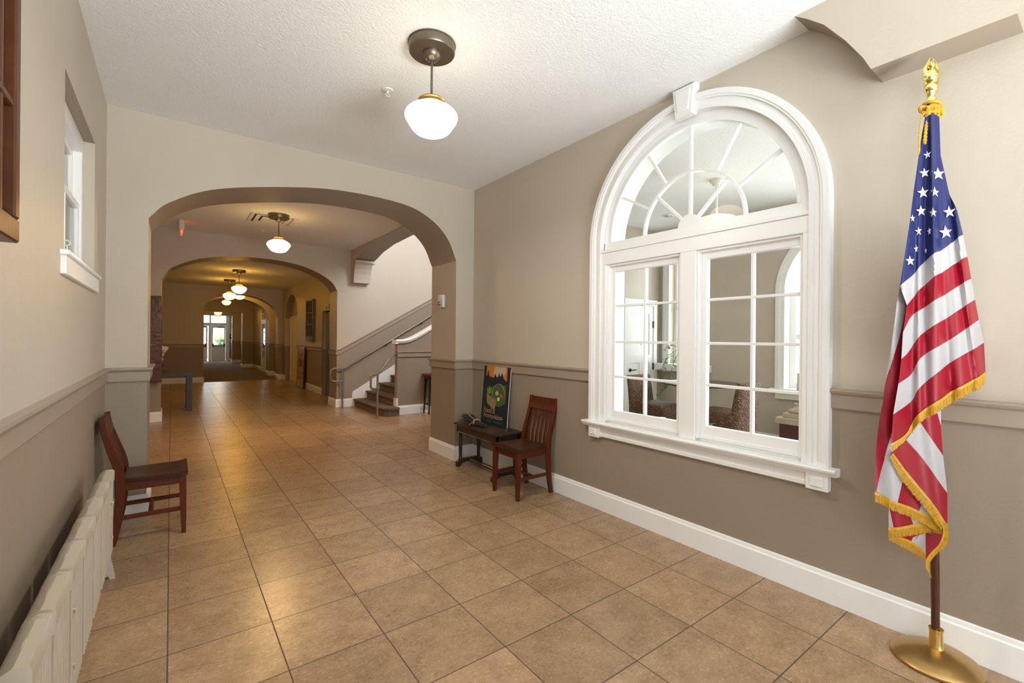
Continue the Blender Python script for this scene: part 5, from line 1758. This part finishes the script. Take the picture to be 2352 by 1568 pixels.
# arched outside window of the office and its neighbours (bright with daylight)
def office_arch(name, yc, half, zs, zb, label):
    w = empty_struct(name, label, 'window', (0, 0, 0))
    b = MB()
    n = 40
    def ring(r):
        return [(yc + r, zb), (yc + r, zs)] + [(yc + r * math.cos(PI * k / n), zs + r * math.sin(PI * k / n)) for k in range(1, n)] + [(yc - r, zs), (yc - r, zb)]
    for ro, ri, xa, xb in ((half, half - 0.11, XO + 0.02, XO - 0.025), (half, half - 0.05, XO, XO - 0.04)):
        b.loft([[(xa, *o), (xb, *o), (xb, *i), (xa, *i)] for o, i in zip(ring(ro), ring(ri))])
    b.build('casing', M['white'], w, smooth=25)
    b = MB()
    b.loft([[(XO + 0.22, *o), (XO - 0.0, *o), (XO - 0.0, *i), (XO + 0.22, *i)] for o, i in zip(ring(half - 0.05), ring(half - 0.105))])
    b.build('reveal_lining', M['white'], w, smooth=25)
    b = MB()
    A = [(yc + half * math.cos(PI * k / n), zs + half * math.sin(PI * k / n)) for k in range(n + 1)]
    b.prism([(yc + half, 2.96), (yc + half, zs)] + A[1:n // 2 + 1] + [(yc, 2.96)], fn_yz, XO + 0.002, XO + 0.24)
    b.prism([(yc, 2.96)] + A[n // 2:] + [(yc - half, zs), (yc - half, 2.96)][:1 + 1], fn_yz, XO + 0.002, XO + 0.24)
    b.build('spandrel', M['wall_plain'], w, smooth=0)
    b = MB()
    xg = XO + 0.17
    r = half - 0.10
    for y in (yc - r, yc - 0.04, yc + r - 0.08): b.box((xg - 0.02, y, zb), (xg + 0.02, y + 0.08, zs))
    for z in (zb, (zb + zs) / 2, zs - 0.08): b.box((xg - 0.018, yc - r, z), (xg + 0.018, yc + r, z + 0.07))
    for d in (30, 60, 90, 120, 150):
        a = math.radians(d)
        b.tube([(xg, yc, zs), (xg, yc + r * math.cos(a), zs + r * math.sin(a))], 0.012, 6)
    b.build('sash', M['white'], w, smooth=0)
    b = MB()
    b.box((xg - 0.002, yc - r, zb), (xg + 0.002, yc + r, zs + r))
    b.build('glass_pane', M['glass'], w, smooth=0)
    b = MB()
    b.box((XO - 0.09, yc - half - 0.05, zb - 0.035), (XO + 0.2, yc + half + 0.05, zb), 0.006)
    b.box((XO - 0.03, yc - half, zb - 0.14), (XO + 0.01, yc + half, zb - 0.035), 0.003)
    b.build('sill', M['white'], w, smooth=0)
office_arch('window_3', 1.925, 0.88, 2.08, 0.79, 'arched outside window on the far office wall')
w4 = empty_struct('window_4', 'tall narrow outside window at the left of the far office wall', 'window', (0, 0, 0))
b = MB()
for a, c in ((3.82, 3.93), (4.44, 4.55)):
    b.box((XO - 0.03, a, 0.9), (XO + 0.02, c, 2.96), 0.003)
    b.box((XO - 0.045, a if a < 3.9 else c - 0.05, 0.9), (XO, a + 0.05 if a < 3.9 else c, 2.96), 0.003)
b.box((XO - 0.03, 3.93, 2.84), (XO + 0.02, 4.44, 2.96), 0.003)
b.build('casing', M['white'], w4, smooth=0)
b = MB()
for a, c in ((3.91, 3.97), (4.40, 4.46)): b.box((XO + 0.14, a, 1.04), (XO + 0.18, c, 2.85))
for z in (1.04, 1.90, 2.79): b.box((XO + 0.14, 3.97, z), (XO + 0.18, 4.40, z + 0.06))
b.build('sash', M['white'], w4, smooth=0)
b = MB(); b.box((XO + 0.158, 3.96, 1.05), (XO + 0.162, 4.41, 2.82))
b.build('glass_pane', M['glass'], w4, smooth=0)

t = thing('window_shelf', 'white box shelf under the narrow office window holding the trailing plant', 'shelf', (6.39, 4.17, 0.93))
b = MB()
b.box((-0.11, -0.46, 0.0), (0.105, 0.45, 0.108), 0.005)
b.build('shelf_board', M['white'], t, smooth=0)

t = thing('trailing_plant', 'trailing pothos in a dark pot with vines hanging over the white shelf', 'plant', (6.38, 4.05, 1.038))
b = MB()
b.lathe([(0.0, 0.0), (0.07, 0.0), (0.09, 0.15), (0.082, 0.15), (0.07, 0.13), (0.0, 0.13)], 22)
b.build('pot', M['black'], t)
vines = [[(0, 0.0, 0.14), (-0.08, 0.10, 0.22), (-0.14, 0.25, 0.10), (-0.15, 0.33, -0.05), (-0.15, 0.36, -0.22)],
         [(0, 0, 0.14), (-0.1, 0.15, 0.15), (-0.16, 0.28, 0.03), (-0.16, 0.30, -0.18), (-0.17, 0.27, -0.33)],
         [(0, 0, 0.14), (-0.09, 0.06, 0.20), (-0.15, 0.12, 0.05), (-0.16, 0.16, -0.10), (-0.17, 0.22, -0.28), (-0.17, 0.30, -0.42), (-0.16, 0.42, -0.50)],
         [(0, 0, 0.14), (-0.08, 0.02, 0.22), (-0.15, 0.0, 0.08), (-0.16, -0.02, -0.20), (-0.17, 0.02, -0.40)],
         [(0, 0, 0.14), (-0.05, 0.12, 0.26), (-0.08, 0.24, 0.30), (-0.10, 0.34, 0.22)],
         [(0, 0, 0.14), (-0.06, -0.08, 0.24), (-0.13, -0.15, 0.10), (-0.16, -0.12, -0.12)]]
b = MB()
leaves = []
for v in vines:
    S = spline(v, 5)
    b.tube(S, 0.0045, 6)
    for i in range(4, len(S), 4): leaves.append((S[i], i))
    leaves.append((S[-1], 1))
b.build('vine', M['leaf'], t)
b = MB()
for p, i in leaves:
    a = i * 2.4
    tip = p + Vector((-0.05, 0.075 * math.cos(a), -0.035 + 0.03 * math.sin(a)))
    leaf_blade(b, tuple(p), tuple(tip), 0.03, 0.008)
b.build('leaf', M['leaf'], t)

def wicker_chair(label, loc, rz):
    t = thing('wicker_chair', label, 'chair', loc, rz, 'woven parsons chairs in the office')
    b = MB()
    b.box((-0.23, -0.22, 0.46), (0.27, 0.22, 0.66), 0.045, seg=3)
    b.build('seat', M['wicker'], t, smooth=50)
    b = MB()
    P = [(-0.20, 0.46), (-0.21, 0.62), (-0.232, 0.80), (-0.262, 0.975)]
    rings = []
    for i, p in enumerate(spline([(x, 0, z) for x, z in P], 5)):
        u = i / 15
        w = 0.215 - 0.008 * u
        th = 0.050 - 0.012 * u
        rings.append([(p.x + th, -w + 0.03, p.z), (p.x + th, w - 0.03, p.z), (p.x + th * 0.4, w, p.z), (p.x - th * 0.4, w, p.z), (p.x - th, w - 0.03, p.z), (p.x - th, -w + 0.03, p.z), (p.x - th * 0.4, -w, p.z), (p.x + th * 0.4, -w, p.z)])
    b.loft(rings)
    b.build('backrest', M['wicker'], t, smooth=50)
    for x in (-0.19, 0.22):
        for y in (-0.18, 0.18):
            b = MB(); b.box((x - 0.022, y - 0.022, 0), (x + 0.022, y + 0.022, 0.47), 0.003)
            b.build('leg', M['dark_wood'], t, smooth=0)
    return t
wicker_chair('brown woven chair in the office by the white door, seen in the left sash', (4.73, 3.42, 0), math.radians(-91))
wicker_chair('brown woven chair in the office with its back turned, seen in the right sash', (4.86, 2.62, 0), math.radians(89))

t = thing('round_table', 'dark round table between the two woven chairs in the office', 'table', (5.12, 3.05, 0.15))
b = MB(); b.lathe([(0.0, 0.735), (0.45, 0.735), (0.47, 0.742), (0.47, 0.75), (0.465, 0.755), (0.0, 0.755)], 48)
b.build('table_top', M['dark_wood'], t)
b = MB(); b.lathe([(0.0, -0.15), (0.19, -0.15), (0.19, -0.12), (0.08, -0.07), (0.05, 0.2), (0.05, 0.66), (0.12, 0.735), (0.0, 0.735)], 28)
b.build('pedestal', M['dark_wood'], t)

t = thing('column_pedestal', 'dark wood plinth with stepped cast stone top in the office', 'pedestal', (6.22, 2.22, 0))
b = MB(); b.box((-0.19, -0.34, 0.0), (0.19, 0.34, 0.40), 0.006)
b.build('plinth', simple('reddish_wood', (0.105, 0.038, 0.028), 0.45, var=0.25, vscale=14, stretch=(6, 6, 1)), t, smooth=0)
b = MB()
b.box((-0.21, -0.385, 0.40), (0.21, 0.385, 0.475), 0.006)
b.box((-0.17, -0.31, 0.475), (0.17, 0.31, 0.535), 0.006)
rings = []
for z, g in ((0.535, 0.0), (0.545, 0.012), (0.565, 0.018), (0.585, 0.010), (0.592, -0.02), (0.63, -0.045), (0.65, -0.03), (0.665, -0.04)):
    rings.append([(x * (0.15 + g), y * (0.235 + g), z) for x, y in ((-1, -1), (1, -1), (1, 1), (-1, 1))])
b.loft(rings)
b.build('stone_cap', M['stone'], t, smooth=20)
t = thing('candle', 'red candle on a dark saucer atop the stone pedestal', 'candle', (6.20, 2.335, 0.665))
b = MB(); b.lathe([(0.0, 0.0), (0.05, 0.0), (0.095, 0.012), (0.092, 0.016), (0.05, 0.008), (0.0, 0.008)], 24)
b.build('saucer', M['black'], t)
b = MB(); b.lathe([(0.0, 0.008), (0.042, 0.008), (0.042, 0.12), (0.036, 0.122), (0.0, 0.115)], 20)
b.build('wax', M['candle'], t)
for i, (dy, mat, lab) in enumerate(((0.0, M['stone'], 'tan book standing on the sill of the arched office window'), (-0.05, M['paper_dark'], 'dark tall book standing behind the tan book on the office sill'))):
    t = thing('book', lab, 'book', (6.46, 2.50 + dy, 0.79), 0, 'books on the office window sill')
    b = MB(); b.box((-0.045, -0.018, 0), (0.075, 0.018, 0.215 + 0.03 * i), 0.003)
    b.build('cover', mat, t, smooth=0)
    b = MB(); b.box((-0.047, -0.013, 0.004), (0.07, 0.013, 0.218 + 0.03 * i))
    b.build('page_block', M['paper'], t, smooth=0)

# desk under the big window with magazines and a small leafy plant
t = thing('office_desk', 'long dark desk inside the office below the arched window', 'desk', (3.22, 1.95, 0))
b = MB(); b.box((-0.13, -0.75, 0.70), (0.13, 0.75, 0.73), 0.004)
b.build('desk_top', M['dark_wood'], t, smooth=0)
for x in (-0.12, 0.08):
    for y in (-0.72, 0.68):
        b = MB(); b.box((x, y, 0), (x + 0.04, y + 0.04, 0.70))
        b.build('leg', M['dark_wood'], t, smooth=0)
MAGS = [(3.23, 2.46, 0.0, 0.25, M['paper'], 'pale magazine lowest in the fanned pile at the left of the desk'), (3.24, 2.42, 0.011, 0.45, M['paper_dark'], 'dark covered magazine in the middle of the fanned pile'),
        (3.23, 2.38, 0.022, 0.65, M['paper'], 'pale magazine topmost in the fanned pile'), (3.24, 1.66, 0.0, -0.2, M['paper_dark'], 'dark magazine lying at the right of the desk behind the right sash'), (3.23, 1.56, 0.011, 0.35, M['paper'], 'pale magazine half over the dark one at the right of the desk')]
for x, y, z, r, mat, lab in MAGS:
    t = thing('magazine', lab, 'magazine', (x, y, 0.731 + z), r, 'magazines on the office desk')
    b = MB(); b.box((-0.085, -0.12, 0), (0.085, 0.12, 0.010), 0.003)
    b.build('pages', mat, t, smooth=0)
t = thing('potted_plant', 'small bright green leafy plant on the office desk at the right sash corner', 'plant', (3.20, 1.86, 0.731))
b = MB(); b.lathe([(0.0, 0.0), (0.03, 0.0), (0.036, 0.035), (0.032, 0.035), (0.03, 0.03), (0.0, 0.03)], 18)
b.build('pot', M['plastic'], t)
b = MB()
for k in range(13):
    a = k * 2.4
    leaf_blade(b, (0.01 * math.cos(a), 0.01 * math.sin(a), 0.03), (0.06 * math.cos(a), 0.06 * math.sin(a), 0.045 + 0.045 * ((k * 7) % 5) / 5), 0.018, 0.015)
b.build('leaf', M['leaf_bright'], t)
